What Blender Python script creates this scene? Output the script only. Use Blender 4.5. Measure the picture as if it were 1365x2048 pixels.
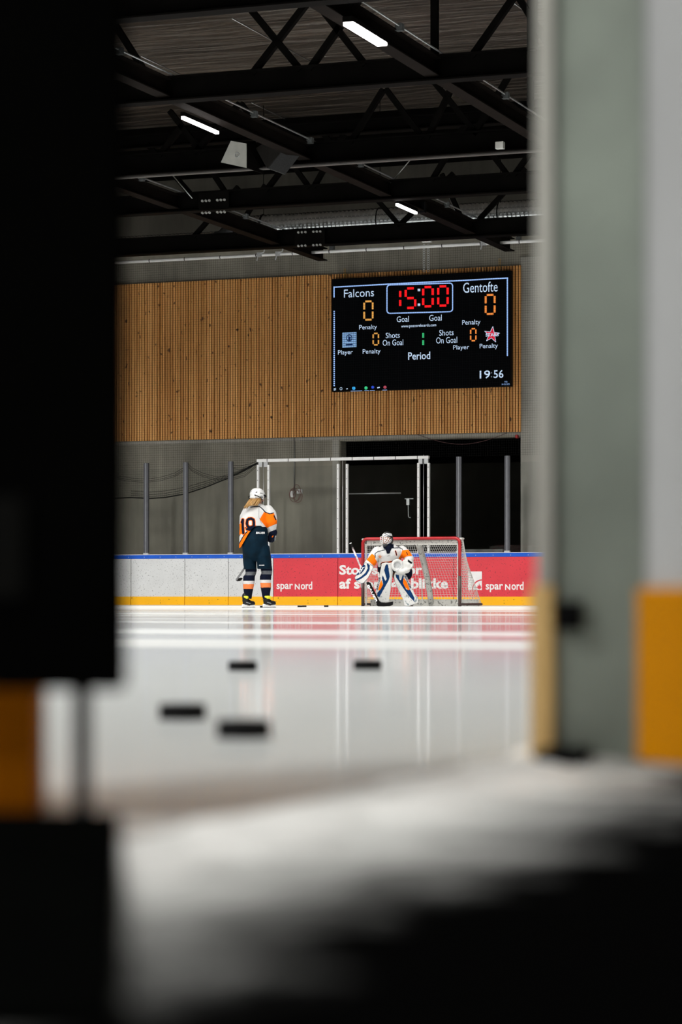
import bpy, bmesh, math, random
from mathutils import Vector, Matrix
random.seed(7)
C = bpy.context.scene.collection
for o in list(bpy.data.objects): bpy.data.objects.remove(o)

# ---------------------------------------------------------------- camera
TH = math.radians(20.6); FPX = 5000.0; CU, HV = 682.5, 1190.5; CAMH = 0.2
F = Vector((-math.sin(TH), math.cos(TH), 0)); R = Vector((math.cos(TH), math.sin(TH), 0)); UP = Vector((0, 0, 1))
CAM = Vector((0, 0, CAMH))
cd = bpy.data.cameras.new('camera'); cam = bpy.data.objects.new('camera', cd); C.objects.link(cam)
cam.location = CAM; cam.rotation_euler = (math.radians(90), 0, TH)
cd.sensor_fit = 'HORIZONTAL'; cd.sensor_width = 24.0; cd.lens = 24.0 * FPX / 1365.0
cd.shift_x = 0.0; cd.shift_y = (HV - 1024.0) / 1365.0
cd.clip_end = 200; cd.clip_start = 0.05
cd.dof.use_dof = True; cd.dof.focus_distance = 44.0; cd.dof.aperture_fstop = 3.3
bpy.context.scene.camera = cam

# ---------------------------------------------------------------- world, exposure
W = bpy.data.worlds.new('world'); bpy.context.scene.world = W; W.use_nodes = True
W.node_tree.nodes['Background'].inputs[0].default_value = (0.02, 0.022, 0.025, 1)
W.node_tree.nodes['Background'].inputs[1].default_value = 0.3
vs = bpy.context.scene.view_settings
vs.view_transform = 'Standard'; vs.look = 'None'; vs.gamma = 1.0; vs.use_curve_mapping = False; vs.exposure = -0.48
bpy.context.scene.display_settings.display_device = 'sRGB'

# ---------------------------------------------------------------- the arena's lamps (rows along the rink)
LAMP_Z = 6.93
LAMP_W = 200.0
ROWS = [-26.4, -22.4, -18.4, -14.4, -10.5, -6.5, -2.6]
light_data = bpy.data.lights.new('lamp_light', 'AREA')
light_data.shape = 'RECTANGLE'; light_data.size = 0.3; light_data.size_y = 1.5
light_data.spread = math.radians(122); light_data.energy = LAMP_W; light_data.color = (1.0, 0.985, 0.95)
for rx in ROWS:
    for k in range(8):
        lo = bpy.data.objects.new('lamp_light', light_data); C.objects.link(lo)
        lo.location = (rx, -9.0 + 6.9 * k, LAMP_Z - 0.28); lo.rotation_euler = (math.radians(21), 0, 0)

# ---------------------------------------------------------------- pixel helpers
def ray(u, v): return F + R * ((u - CU) / FPX) + UP * ((HV - v) / FPX)
def onY(u, v, Y):
    d = ray(u, v); return CAM + d * (Y / d.y)
def onZ(u, v, H):
    d = ray(u, v); return CAM + d * ((H - CAMH) / d.z)
def cpt(lat, z, h): return Vector((0, 0, h)) + R * lat + F * z
def atz(u, z, h): return cpt((u - CU) / FPX * z, z, h)

# ---------------------------------------------------------------- materials
MATS = {}
def nt(m): return m.node_tree.nodes, m.node_tree.links
def pm(name, col, rough=0.5, metal=0.0, var=0.12, scale=6.0, bump=0.0, stretch=(1, 1, 1), spec=0.5, emit=None, estr=0.0, bscale=None):
    if name in MATS: return MATS[name]
    m = bpy.data.materials.new(name); m.use_nodes = True; N, L = nt(m)
    b = N['Principled BSDF']
    b.inputs['Roughness'].default_value = rough; b.inputs['Metallic'].default_value = metal
    b.inputs['Specular IOR Level'].default_value = spec
    tc = N.new('ShaderNodeTexCoord'); mp = N.new('ShaderNodeMapping'); mp.inputs['Scale'].default_value = stretch
    L.new(tc.outputs['Object'], mp.inputs['Vector'])
    nz = N.new('ShaderNodeTexNoise'); nz.inputs['Scale'].default_value = scale; nz.inputs['Detail'].default_value = 5
    L.new(mp.outputs[0], nz.inputs['Vector'])
    mr = N.new('ShaderNodeMapRange'); mr.inputs['From Min'].default_value = 0.3; mr.inputs['From Max'].default_value = 0.7
    mr.inputs['To Min'].default_value = 1 - var; mr.inputs['To Max'].default_value = 1 + var
    L.new(nz.outputs['Fac'], mr.inputs['Value'])
    vm = N.new('ShaderNodeVectorMath'); vm.operation = 'SCALE'; vm.inputs[0].default_value = col
    L.new(mr.outputs[0], vm.inputs['Scale']); L.new(vm.outputs[0], b.inputs['Base Color'])
    if bump > 0:
        bp = N.new('ShaderNodeBump'); bp.inputs['Strength'].default_value = bump; bp.inputs['Distance'].default_value = 0.02
        if bscale:
            n2 = N.new('ShaderNodeTexNoise'); n2.inputs['Scale'].default_value = bscale; L.new(mp.outputs[0], n2.inputs['Vector'])
            L.new(n2.outputs['Fac'], bp.inputs['Height'])
        else: L.new(nz.outputs['Fac'], bp.inputs['Height'])
        L.new(bp.outputs[0], b.inputs['Normal'])
    if emit:
        b.inputs['Emission Color'].default_value = (*emit, 1); b.inputs['Emission Strength'].default_value = estr
    MATS[name] = m; return m

def scuffed(name, col, mark=(0.02, 0.02, 0.025), dens=0.62, scale=14.0, rough=0.35):
    """painted board face with black puck marks"""
    m = pm(name, col, rough, 0, 0.05, 3.0); N, L = nt(m); b = N['Principled BSDF']
    src = b.inputs['Base Color'].links[0].from_socket
    tc = N.new('ShaderNodeTexCoord'); fac = None
    for sc, th, st in ((scale, dens, (1, 1, 1)), (scale * 0.42, dens + 0.035, (2.6, 1, 1.2))):
        mp = N.new('ShaderNodeMapping'); mp.inputs['Scale'].default_value = st; mp.inputs['Rotation'].default_value = (0.0, 0.5, 0.0)
        L.new(tc.outputs['Object'], mp.inputs['Vector'])
        nz = N.new('ShaderNodeTexNoise'); nz.inputs['Scale'].default_value = sc; nz.inputs['Detail'].default_value = 2.5; nz.inputs['Roughness'].default_value = 0.6
        L.new(mp.outputs[0], nz.inputs['Vector'])
        mr = N.new('ShaderNodeMapRange'); mr.inputs['From Min'].default_value = th; mr.inputs['From Max'].default_value = th + 0.03
        L.new(nz.outputs['Fac'], mr.inputs['Value'])
        if fac is None: fac = mr.outputs[0]
        else:
            mx = N.new('ShaderNodeMath'); mx.operation = 'MAXIMUM'; L.new(fac, mx.inputs[0]); L.new(mr.outputs[0], mx.inputs[1]); fac = mx.outputs[0]
    ml = N.new('ShaderNodeMath'); ml.operation = 'MULTIPLY'; ml.inputs[1].default_value = 0.9; L.new(fac, ml.inputs[0])
    mix = N.new('ShaderNodeMix'); mix.data_type = 'RGBA'; L.new(ml.outputs[0], mix.inputs['Factor'])
    L.new(src, mix.inputs['A']); mix.inputs['B'].default_value = (*mark, 1)
    L.new(mix.outputs['Result'], b.inputs['Base Color'])
    return m

def glow(name, col, s):
    return pm(name, (0.0, 0.0, 0.0), 0.9, 0, 0, spec=0.0, emit=col, estr=s * 1.75)

def glass_mat(name='plexiglass', tint=(0.97, 0.98, 0.98), refl=0.05):
    m = bpy.data.materials.new(name); m.use_nodes = True; N, L = nt(m); N.remove(N['Principled BSDF'])
    t = N.new('ShaderNodeBsdfTransparent'); t.inputs[0].default_value = (*tint, 1)
    g = N.new('ShaderNodeBsdfGlossy'); g.inputs['Roughness'].default_value = 0.03
    mix = N.new('ShaderNodeMixShader'); nz = N.new('ShaderNodeTexNoise'); nz.inputs['Scale'].default_value = 3
    tc = N.new('ShaderNodeTexCoord'); L.new(tc.outputs['Object'], nz.inputs['Vector'])
    mr = N.new('ShaderNodeMapRange'); mr.inputs['To Min'].default_value = refl * 0.6; mr.inputs['To Max'].default_value = refl * 1.4
    L.new(nz.outputs['Fac'], mr.inputs['Value']); L.new(mr.outputs[0], mix.inputs[0])
    L.new(t.outputs[0], mix.inputs[1]); L.new(g.outputs[0], mix.inputs[2]); L.new(mix.outputs[0], N['Material Output'].inputs['Surface'])
    MATS[name] = m; return m

def ice_mat():
    m = bpy.data.materials.new('ice'); m.use_nodes = True; N, L = nt(m); N.remove(N['Principled BSDF'])
    tc = N.new('ShaderNodeTexCoord')
    d = N.new('ShaderNodeBsdfDiffuse')
    g = N.new('ShaderNodeBsdfGlossy'); g.inputs['Color'].default_value = (0.95, 0.97, 1.0, 1)
    mix = N.new('ShaderNodeMixShader')
    # snow-dusted streaks lie across the rink; between them the ice is wet and mirrors
    mp = N.new('ShaderNodeMapping'); mp.inputs['Scale'].default_value = (0.10, 0.55, 1); L.new(tc.outputs['Object'], mp.inputs['Vector'])
    nz = N.new('ShaderNodeTexNoise'); nz.inputs['Scale'].default_value = 1.0; nz.inputs['Detail'].default_value = 6; nz.inputs['Roughness'].default_value = 0.62
    L.new(mp.outputs[0], nz.inputs['Vector'])
    mr = N.new('ShaderNodeMapRange'); mr.inputs['From Min'].default_value = 0.50; mr.inputs['From Max'].default_value = 0.62
    mr.inputs['To Min'].default_value = 0.0; mr.inputs['To Max'].default_value = 1.0
    L.new(nz.outputs['Fac'], mr.inputs['Value'])
    sep = N.new('ShaderNodeSeparateXYZ'); L.new(tc.outputs['Object'], sep.inputs[0])
    # the ridge of scraped snow about ten metres out, and the snowy zone by the far boards
    def bandm(y0, hw, soft, wob):
        n = N.new('ShaderNodeTexNoise'); n.inputs['Scale'].default_value = 0.5; L.new(tc.outputs['Object'], n.inputs['Vector'])
        a = N.new('ShaderNodeMath'); a.operation = 'MULTIPLY_ADD'; a.inputs[1].default_value = wob; L.new(n.outputs['Fac'], a.inputs[0]); L.new(sep.outputs['Y'], a.inputs[2])
        s = N.new('ShaderNodeMath'); s.operation = 'SUBTRACT'; L.new(a.outputs[0], s.inputs[0]); s.inputs[1].default_value = y0 + wob * 0.5
        ab = N.new('ShaderNodeMath'); ab.operation = 'ABSOLUTE'; L.new(s.outputs[0], ab.inputs[0])
        r = N.new('ShaderNodeMapRange'); r.interpolation_type = 'SMOOTHSTEP'; r.inputs['From Min'].default_value = hw + soft; r.inputs['From Max'].default_value = hw
        L.new(ab.outputs[0], r.inputs['Value']); return r.outputs[0]
    far = N.new('ShaderNodeMapRange'); far.inputs['From Min'].default_value = 9.0; far.inputs['From Max'].default_value = 13.0
    L.new(sep.outputs['Y'], far.inputs['Value'])
    st = N.new('ShaderNodeMath'); st.operation = 'MULTIPLY'; L.new(mr.outputs[0], st.inputs[0]); L.new(far.outputs[0], st.inputs[1])
    b1 = bandm(9.55, 0.55, 0.5, 0.3); b2 = bandm(43.0, 6.0, 9.0, 6.0)
    b2s = N.new('ShaderNodeMath'); b2s.operation = 'MULTIPLY'; b2s.inputs[1].default_value = 0.85; L.new(b2, b2s.inputs[0])
    m1 = N.new('ShaderNodeMath'); m1.operation = 'MAXIMUM'; L.new(st.outputs[0], m1.inputs[0]); L.new(b1, m1.inputs[1])
    m2 = N.new('ShaderNodeMath'); m2.operation = 'MAXIMUM'; L.new(m1.outputs[0], m2.inputs[0]); L.new(b2s.outputs[0], m2.inputs[1])
    # reflect amount: wet 0.36, snowy 0.04
    wy = N.new('ShaderNodeMapRange'); wy.inputs['From Min'].default_value = 5.0; wy.inputs['From Max'].default_value = 14.0; wy.inputs['To Min'].default_value = 0.44; wy.inputs['To Max'].default_value = 0.80
    L.new(sep.outputs['Y'], wy.inputs['Value'])
    rf = N.new('ShaderNodeMapRange'); L.new(wy.outputs[0], rf.inputs['To Min']); rf.inputs['To Max'].default_value = 0.10
    L.new(m2.outputs[0], rf.inputs['Value']); L.new(rf.outputs[0], mix.inputs[0])
    n3 = N.new('ShaderNodeTexNoise'); n3.inputs['Scale'].default_value = 0.7; n3.inputs['Detail'].default_value = 4; L.new(tc.outputs['Object'], n3.inputs['Vector'])
    rr = N.new('ShaderNodeMapRange'); rr.inputs['To Min'].default_value = 0.05; rr.inputs['To Max'].default_value = 0.10
    L.new(n3.outputs['Fac'], rr.inputs['Value']); L.new(rr.outputs[0], g.inputs['Roughness'])
    cm = N.new('ShaderNodeMix'); cm.data_type = 'RGBA'; L.new(m2.outputs[0], cm.inputs['Factor'])
    cm.inputs['A'].default_value = (0.72, 0.75, 0.755, 1); cm.inputs['B'].default_value = (0.66, 0.675, 0.67, 1)
    L.new(cm.outputs['Result'], d.inputs['Color'])
    L.new(d.outputs[0], mix.inputs[1]); L.new(g.outputs[0], mix.inputs[2]); L.new(mix.outputs[0], N['Material Output'].inputs['Surface'])
    MATS['ice'] = m; return m

def concrete(name, col):
    m = pm(name, col, 0.85, 0, 0.28, 1.1, 0.15, (1, 1, 0.6), 0.2); N, L = nt(m); b = N['Principled BSDF']
    src = b.inputs['Base Color'].links[0].from_socket
    tc = N.new('ShaderNodeTexCoord')
    mp = N.new('ShaderNodeMapping'); mp.inputs['Scale'].default_value = (5, 5, 0.5); L.new(tc.outputs['Object'], mp.inputs['Vector'])
    nz = N.new('ShaderNodeTexNoise'); nz.inputs['Scale'].default_value = 1.5; nz.inputs['Detail'].default_value = 6; L.new(mp.outputs[0], nz.inputs['Vector'])
    mr = N.new('ShaderNodeMapRange'); mr.inputs['From Min'].default_value = 0.3; mr.inputs['From Max'].default_value = 0.7; mr.inputs['To Min'].default_value = 0.90; mr.inputs['To Max'].default_value = 1.10
    L.new(nz.outputs['Fac'], mr.inputs['Value'])
    v = N.new('ShaderNodeVectorMath'); v.operation = 'SCALE'; L.new(src, v.inputs[0]); L.new(mr.outputs[0], v.inputs['Scale']); L.new(v.outputs[0], b.inputs['Base Color'])
    return m

def slat_wood():
    m = bpy.data.materials.new('slat_wood'); m.use_nodes = True; N, L = nt(m); b = N['Principled BSDF']
    b.inputs['Roughness'].default_value = 0.6; b.inputs['Specular IOR Level'].default_value = 0.25
    tc = N.new('ShaderNodeTexCoord')
    def noise(scale, st, det=4):
        mp = N.new('ShaderNodeMapping'); mp.inputs['Scale'].default_value = st; L.new(tc.outputs['Object'], mp.inputs['Vector'])
        n = N.new('ShaderNodeTexNoise'); n.inputs['Scale'].default_value = scale; n.inputs['Detail'].default_value = det; L.new(mp.outputs[0], n.inputs['Vector']); return n
    a = noise(10.0, (2.2, 1, 0.03), 2)          # slat to slat tone
    k = noise(9.0, (1.4, 1, 0.9), 1)            # knots
    g = noise(30.0, (3, 1, 0.06), 4)            # grain
    r = N.new('ShaderNodeValToRGB'); L.new(a.outputs['Fac'], r.inputs[0])
    r.color_ramp.elements[0].position = 0.3; r.color_ramp.elements[0].color = (0.62, 0.265, 0.072, 1)
    r.color_ramp.elements[1].position = 0.7; r.color_ramp.elements[1].color = (1.0, 0.53, 0.185, 1)
    gr = N.new('ShaderNodeMapRange'); gr.inputs['To Min'].default_value = 0.78; gr.inputs['To Max'].default_value = 1.18; L.new(g.outputs['Fac'], gr.inputs['Value'])
    v = N.new('ShaderNodeVectorMath'); v.operation = 'SCALE'; L.new(r.outputs[0], v.inputs[0]); L.new(gr.outputs[0], v.inputs['Scale'])
    kr = N.new('ShaderNodeMapRange'); kr.inputs['From Min'].default_value = 0.70; kr.inputs['From Max'].default_value = 0.76; L.new(k.outputs['Fac'], kr.inputs['Value'])
    mix = N.new('ShaderNodeMix'); mix.data_type = 'RGBA'; L.new(kr.outputs[0], mix.inputs['Factor']); L.new(v.outputs[0], mix.inputs['A']); mix.inputs['B'].default_value = (0.10, 0.04, 0.015, 1)
    L.new(mix.outputs['Result'], b.inputs['Base Color']); MATS['slat_wood'] = m; return m

def foil_ceiling():
    m = pm('ceiling_foil', (0.11, 0.092, 0.075), 0.30, 0.35, 0.5, 0.5, 0.0, (0.35, 1.0, 1), 0.6); N, L = nt(m); b = N['Principled BSDF']
    tc = N.new('ShaderNodeTexCoord'); mp = N.new('ShaderNodeMapping'); mp.inputs['Scale'].default_value = (0.16, 1.0, 1); mp.inputs['Rotation'].default_value = (0, 0, 0.06); L.new(tc.outputs['Object'], mp.inputs['Vector'])
    nz = N.new('ShaderNodeTexNoise'); nz.inputs['Scale'].default_value = 3.2; nz.inputs['Detail'].default_value = 5; nz.inputs['Distortion'].default_value = 0.6; L.new(mp.outputs[0], nz.inputs['Vector'])
    bp = N.new('ShaderNodeBump'); bp.inputs['Strength'].default_value = 1.0; bp.inputs['Distance'].default_value = 0.25; L.new(nz.outputs['Fac'], bp.inputs['Height']); L.new(bp.outputs[0], b.inputs['Normal'])
    return m

def rubber_snow():
    """black rubber matting with trodden snow on it, thick along the gate sill"""
    m = bpy.data.materials.new('rubber_snow'); m.use_nodes = True; N, L = nt(m); b = N['Principled BSDF']
    b.inputs['Roughness'].default_value = 0.9; b.inputs['Specular IOR Level'].default_value = 0.0
    tc = N.new('ShaderNodeTexCoord'); sep = N.new('ShaderNodeSeparateXYZ'); L.new(tc.outputs['Object'], sep.inputs[0])
    nz = N.new('ShaderNodeTexNoise'); nz.inputs['Scale'].default_value = 4.5; nz.inputs['Detail'].default_value = 7; nz.inputs['Roughness'].default_value = 0.65
    L.new(tc.outputs['Object'], nz.inputs['Vector'])
    a = N.new('ShaderNodeMath'); a.operation = 'MULTIPLY_ADD'; a.inputs[1].default_value = 0.5; L.new(nz.outputs['Fac'], a.inputs[0]); L.new(sep.outputs['X'], a.inputs[2])
    mr = N.new('ShaderNodeMapRange'); mr.interpolation_type = 'SMOOTHSTEP'
    mr.inputs['From Min'].default_value = SNOW_A; mr.inputs['From Max'].default_value = SNOW_B; mr.inputs['To Min'].default_value = 1; mr.inputs['To Max'].default_value = 0
    L.new(a.outputs[0], mr.inputs['Value'])
    mix = N.new('ShaderNodeMix'); mix.data_type = 'RGBA'; L.new(mr.outputs[0], mix.inputs['Factor'])
    mix.inputs['A'].default_value = (0.0018, 0.0018, 0.0018, 1); mix.inputs['B'].default_value = (0.84, 0.85, 0.83, 1)
    L.new(mix.outputs['Result'], b.inputs['Base Color']); MATS['rubber_snow'] = m; return m
SNOW_A, SNOW_B = -0.54, -0.22

M_ICE = ice_mat(); M_CONC = concrete('concrete', (0.235, 0.22, 0.18)); M_CONCL = concrete('concrete_light', (0.31, 0.30, 0.265))
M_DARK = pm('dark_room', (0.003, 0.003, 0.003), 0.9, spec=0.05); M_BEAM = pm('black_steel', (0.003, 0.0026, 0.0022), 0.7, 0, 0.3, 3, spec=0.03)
M_WOOD = slat_wood(); M_FOIL = foil_ceiling(); M_GLASS = glass_mat()
M_BACKING = pm('wall_backing', (0.004, 0.003, 0.0025), 0.95, spec=0.0)
M_BWHITE = scuffed('board_white', (0.70, 0.71, 0.715), dens=0.635, scale=40); M_BRED = scuffed('board_red', (0.72, 0.045, 0.065), dens=0.635, scale=36)
M_YEL = scuffed('kick_yellow', (1.0, 0.50, 0.001), mark=(0.12, 0.06, 0.01), dens=0.68, scale=20)
M_BLUE = pm('rail_blue', (0.003, 0.10, 0.62), 0.35, 0, 0.08)
M_WHITEP = pm('white_paint', (0.80, 0.80, 0.79), 0.4, 0, 0.06); M_PRINT = pm('white_print', (0.86, 0.86, 0.86), 0.45, 0, 0.06)
M_ALU = pm('aluminium', (0.62, 0.63, 0.64), 0.35, 0.6, 0.08); M_POSTG = pm('clear_post', (0.068, 0.07, 0.082), 0.45, 0.0, 0.15, 12)
M_GALV = pm('galvanized', (0.60, 0.62, 0.62), 0.38, 0.85, 0.15, 10); M_BLACK = pm('black_plastic', (0.004, 0.004, 0.0045), 0.6, spec=0.06)
M_RUB = pm('puck_rubber', (0.006, 0.006, 0.0065), 0.8, spec=0.1); M_NETD = pm('net_dark', (0.010, 0.010, 0.010), 0.9, spec=0.05)
M_NETW = pm('net_white', (0.60, 0.59, 0.56), 0.8); M_PAD = scuffed('net_padding', (0.50, 0.49, 0.455), mark=(0.12, 0.12, 0.11), dens=0.60, scale=26)
M_RED = pm('post_red', (0.36, 0.006, 0.010), 0.35, 0, 0.2, 5); M_POSTDK = pm('post_dark_brown', (0.045, 0.022, 0.018), 0.5, 0, 0.5, 9)  # second tone: dark brown for the lower posts and base bar

# ---------------------------------------------------------------- mesh helpers
class MB:
    def __init__(s): s.v = []; s.f = []; s.m = []
    def add(s, vs_, fs, mi=0):
        k = len(s.v); s.v += [Vector(p) for p in vs_]; s.f += [[i + k for i in f] for f in fs]; s.m += [mi] * len(fs); return s
    def box(s, a, b, mi=0):
        (x0, y0, z0), (x1, y1, z1) = a, b
        return s.add([(x0,y0,z0),(x1,y0,z0),(x1,y1,z0),(x0,y1,z0),(x0,y0,z1),(x1,y0,z1),(x1,y1,z1),(x0,y1,z1)],
              [(3,2,1,0),(4,5,6,7),(0,1,5,4),(1,2,6,5),(2,3,7,6),(3,0,4,7)], mi)
    def obox(s, c, ax, ay, az, mi=0):
        c = Vector(c); P = [c + ax*i + ay*j + az*k for k in (-1,1) for (i,j) in ((-1,-1),(1,-1),(1,1),(-1,1))]
        return s.add(P, [(3,2,1,0),(4,5,6,7),(0,1,5,4),(1,2,6,5),(2,3,7,6),(3,0,4,7)], mi)
    def beam(s, p0, p1, w, h, up=UP, mi=0):
        p0, p1 = Vector(p0), Vector(p1); d = (p1 - p0); l = d.length; d.normalize()
        sx = d.cross(up)
        if sx.length < 1e-4: sx = d.cross(Vector((0, 1, 0)))
        sx.normalize(); uu = sx.cross(d).normalized()
        return s.obox((p0 + p1) / 2, d * (l / 2), sx * (w / 2), uu * (h / 2), mi)
    def ibeam(s, p0, p1, w, h, t=0.02, tw=0.012, mi=0):
        o = UP * (h / 2 - t / 2); s.beam(Vector(p0) + o, Vector(p1) + o, w, t, mi=mi); s.beam(Vector(p0) - o, Vector(p1) - o, w, t, mi=mi)
        return s.beam(p0, p1, tw, h - 2 * t, mi=mi)
    def tube(s, pts, r, n=8, mi=0, closed=False):
        pts = [Vector(p) for p in pts]; N_ = len(pts); rs = r if isinstance(r, (list, tuple)) else [r] * N_
        k = len(s.v); ref = None
        for i, p in enumerate(pts):
            a = pts[(i - 1) % N_] if (closed or i > 0) else p; b = pts[(i + 1) % N_] if (closed or i < N_ - 1) else p
            d = (b - a).normalized()
            if ref is None: ref = Vector((0, 0, 1)) if abs(d.z) < 0.9 else Vector((1, 0, 0))
            x = (ref - d * ref.dot(d)).normalized(); ref = x; y = d.cross(x)
            for j in range(n):
                t = 2 * math.pi * j / n; s.v.append(p + (x * math.cos(t) + y * math.sin(t)) * rs[i])
        for i in range(N_ if closed else N_ - 1):
            for j in range(n):
                a = k + i * n + j; b = k + i * n + (j + 1) % n; c = k + ((i + 1) % N_) * n + (j + 1) % n; d_ = k + ((i + 1) % N_) * n + j
                s.f.append([a, b, c, d_]); s.m.append(mi)
        if not closed:
            s.f.append([k + j for j in range(n)][::-1]); s.m.append(mi)
            s.f.append([k + (N_ - 1) * n + j for j in range(n)]); s.m.append(mi)
        return s
    def cyl(s, p0, p1, r0, r1=None, n=24, mi=0): return s.tube([p0, p1], [r0, r0 if r1 is None else r1], n, mi)
    def prism(s, front, off, mi=0):
        front = [Vector(p) for p in front]; off = Vector(off); n = len(front)
        return s.add(front + [p + off for p in front], [list(range(n))[::-1], list(range(n, 2*n))] + [[i, (i+1) % n, n + (i+1) % n, n + i] for i in range(n)], mi)
    def ell(s, c, r, rot=None, n=20, m=12, mi=0):
        c = Vector(c); P = []; fs = []; rot = rot or Matrix.Identity(3)
        for i in range(m + 1):
            ph = math.pi * i / m
            for j in range(n):
                t = 2 * math.pi * j / n
                P.append(c + rot @ Vector((r[0]*math.sin(ph)*math.cos(t), r[1]*math.sin(ph)*math.sin(t), r[2]*math.cos(ph))))
        for i in range(m):
            for j in range(n): fs.append([i*n+j, (i+1)*n+j, (i+1)*n+(j+1) % n, i*n+(j+1) % n])
        return s.add(P, fs, mi)
    def loft(s, rings, mi=0):
        n = len(rings[0]); P = [p for r in rings for p in r]; fs = []
        for i in range(len(rings) - 1):
            for j in range(n): fs.append([i*n+j, i*n+(j+1) % n, (i+1)*n+(j+1) % n, (i+1)*n+j])
        fs.append(list(range(n))[::-1]); fs.append([(len(rings)-1)*n + j for j in range(n)])
        return s.add(P, fs, mi)
    def oval(s, secs, n=24, mi=0):
        """stack of upright oval sections (cx, cy, cz, rx, ry)"""
        secs = sorted(secs, key=lambda q: q[2])
        return s.loft([[Vector((cx + rx*math.cos(2*math.pi*j/n), cy + ry*math.sin(2*math.pi*j/n), cz)) for j in range(n)] for cx, cy, cz, rx, ry in secs], mi)
    def limb(s, pts, rs, n=16):
        for p, r in zip(pts, rs): s.ell(p, (r, r, r), n=n, m=10)
        return s.tube(pts, rs, n) if len(pts) == 2 else [s.tube([pts[i], pts[i+1]], [rs[i], rs[i+1]], n) for i in range(len(pts)-1)][0]

LOC = {}
def tag(o, label=None, cat=None, group=None, kind=None):
    if label: o['label'] = label
    if cat: o['category'] = cat
    if group: o['group'] = group
    if kind: o['kind'] = kind
    return o
def thing(name, loc, label, cat, group=None, rotz=0.0):
    o = bpy.data.objects.new(name, None); C.objects.link(o); o.location = loc; o.rotation_euler = (0, 0, rotz); o.empty_display_size = 0.2
    LOC[o.name] = Vector(loc); return tag(o, label, cat, group)
def build(mb, name, mats, parent=None, local=False, smooth=False, bevel=0.0, seg=2):
    mats = mats if isinstance(mats, (list, tuple)) else [mats]
    if local: off = Vector((0, 0, 0))
    elif parent is not None: off = LOC[parent.name]
    else:
        xs = [p.x for p in mb.v]; ys = [p.y for p in mb.v]; zs = [p.z for p in mb.v]
        off = Vector(((min(xs)+max(xs))/2, (min(ys)+max(ys))/2, min(zs)))
    me = bpy.data.meshes.new(name); me.from_pydata([tuple(p - off) for p in mb.v], [], mb.f)
    for m in mats: me.materials.append(m)
    me.polygons.foreach_set('material_index', mb.m)
    bm = bmesh.new(); bm.from_mesh(me); bmesh.ops.recalc_face_normals(bm, faces=bm.faces); bm.to_mesh(me); bm.free()
    if smooth: me.polygons.foreach_set('use_smooth', [True] * len(me.polygons))
    o = bpy.data.objects.new(name, me); C.objects.link(o)
    if parent is not None:
        o.parent = parent; LOC[o.name] = LOC[parent.name].copy() if not local else Vector((0,0,0))
    else: o.location = off; LOC[o.name] = off
    if bevel > 0:
        b = o.modifiers.new('bevel', 'BEVEL'); b.width = bevel; b.segments = seg; b.limit_method = 'ANGLE'
    return o
def structure(o): o['kind'] = 'structure'; return o

def text_mesh(name, body, size_fit, mat, parent, place, bold=0.0, extrude=0.0, local=False):
    """lettering filling size_fit (w,h); place maps (x,y) in 0..w,0..h (and depth) to a point"""
    cu = bpy.data.curves.new(name, 'FONT'); cu.body = body; cu.size = 1.0; cu.offset = bold; cu.resolution_u = 3; cu.align_x = 'LEFT'
    to = bpy.data.objects.new(name, cu); C.objects.link(to)
    dg = bpy.context.evaluated_depsgraph_get(); me = bpy.data.meshes.new_from_object(to.evaluated_get(dg))
    bpy.data.objects.remove(to); bpy.data.curves.remove(cu)
    xs = [v.co.x for v in me.vertices]; ys = [v.co.y for v in me.vertices]
    x0, x1, y0, y1 = min(xs), max(xs), min(ys), max(ys); w, h = size_fit
    off = Vector((0,0,0)) if local else LOC[parent.name]
    for v in me.vertices:
        v.co = Vector(place((v.co.x - x0) / (x1 - x0) * w, (v.co.y - y0) / (y1 - y0) * h)) - off
    me.materials.append(mat)
    o = bpy.data.objects.new(name, me); C.objects.link(o); o.parent = parent; return o
def flat_text(body, u0, v0, u1, v1, Y, mat, parent, name='lettering', bold=0.0):
    """letters on a wall-parallel plane, filling the box whose middle height runs u0..u1 and spans v0..v1"""
    vc = (v0 + v1) / 2; a, b = onY(u0, vc, Y), onY(u1, vc, Y); uc = (u0+u1)/2
    top, bot = onY(uc, v0, Y), onY(uc, v1, Y)
    return text_mesh(name, body, (b.x - a.x, top.z - bot.z), mat, parent, lambda x, y: (a.x + x, Y, bot.z + y), bold)

def inpoly(x, z, poly):
    c = False; n = len(poly); j = n - 1
    for i in range(n):
        xi, zi = poly[i]; xj, zj = poly[j]
        if (zi > z) != (zj > z) and x < (xj - xi) * (z - zi) / (zj - zi) + xi: c = not c
        j = i
    return c
def dline(x, z, pts):
    best = 1e9
    for (ax, az), (bx, bz) in zip(pts[:-1], pts[1:]):
        dx, dz = bx-ax, bz-az; t = max(0, min(1, ((x-ax)*dx + (z-az)*dz) / (dx*dx + dz*dz + 1e-12)))
        best = min(best, math.hypot(x-ax-dx*t, z-az-dz*t))
    return best

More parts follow.
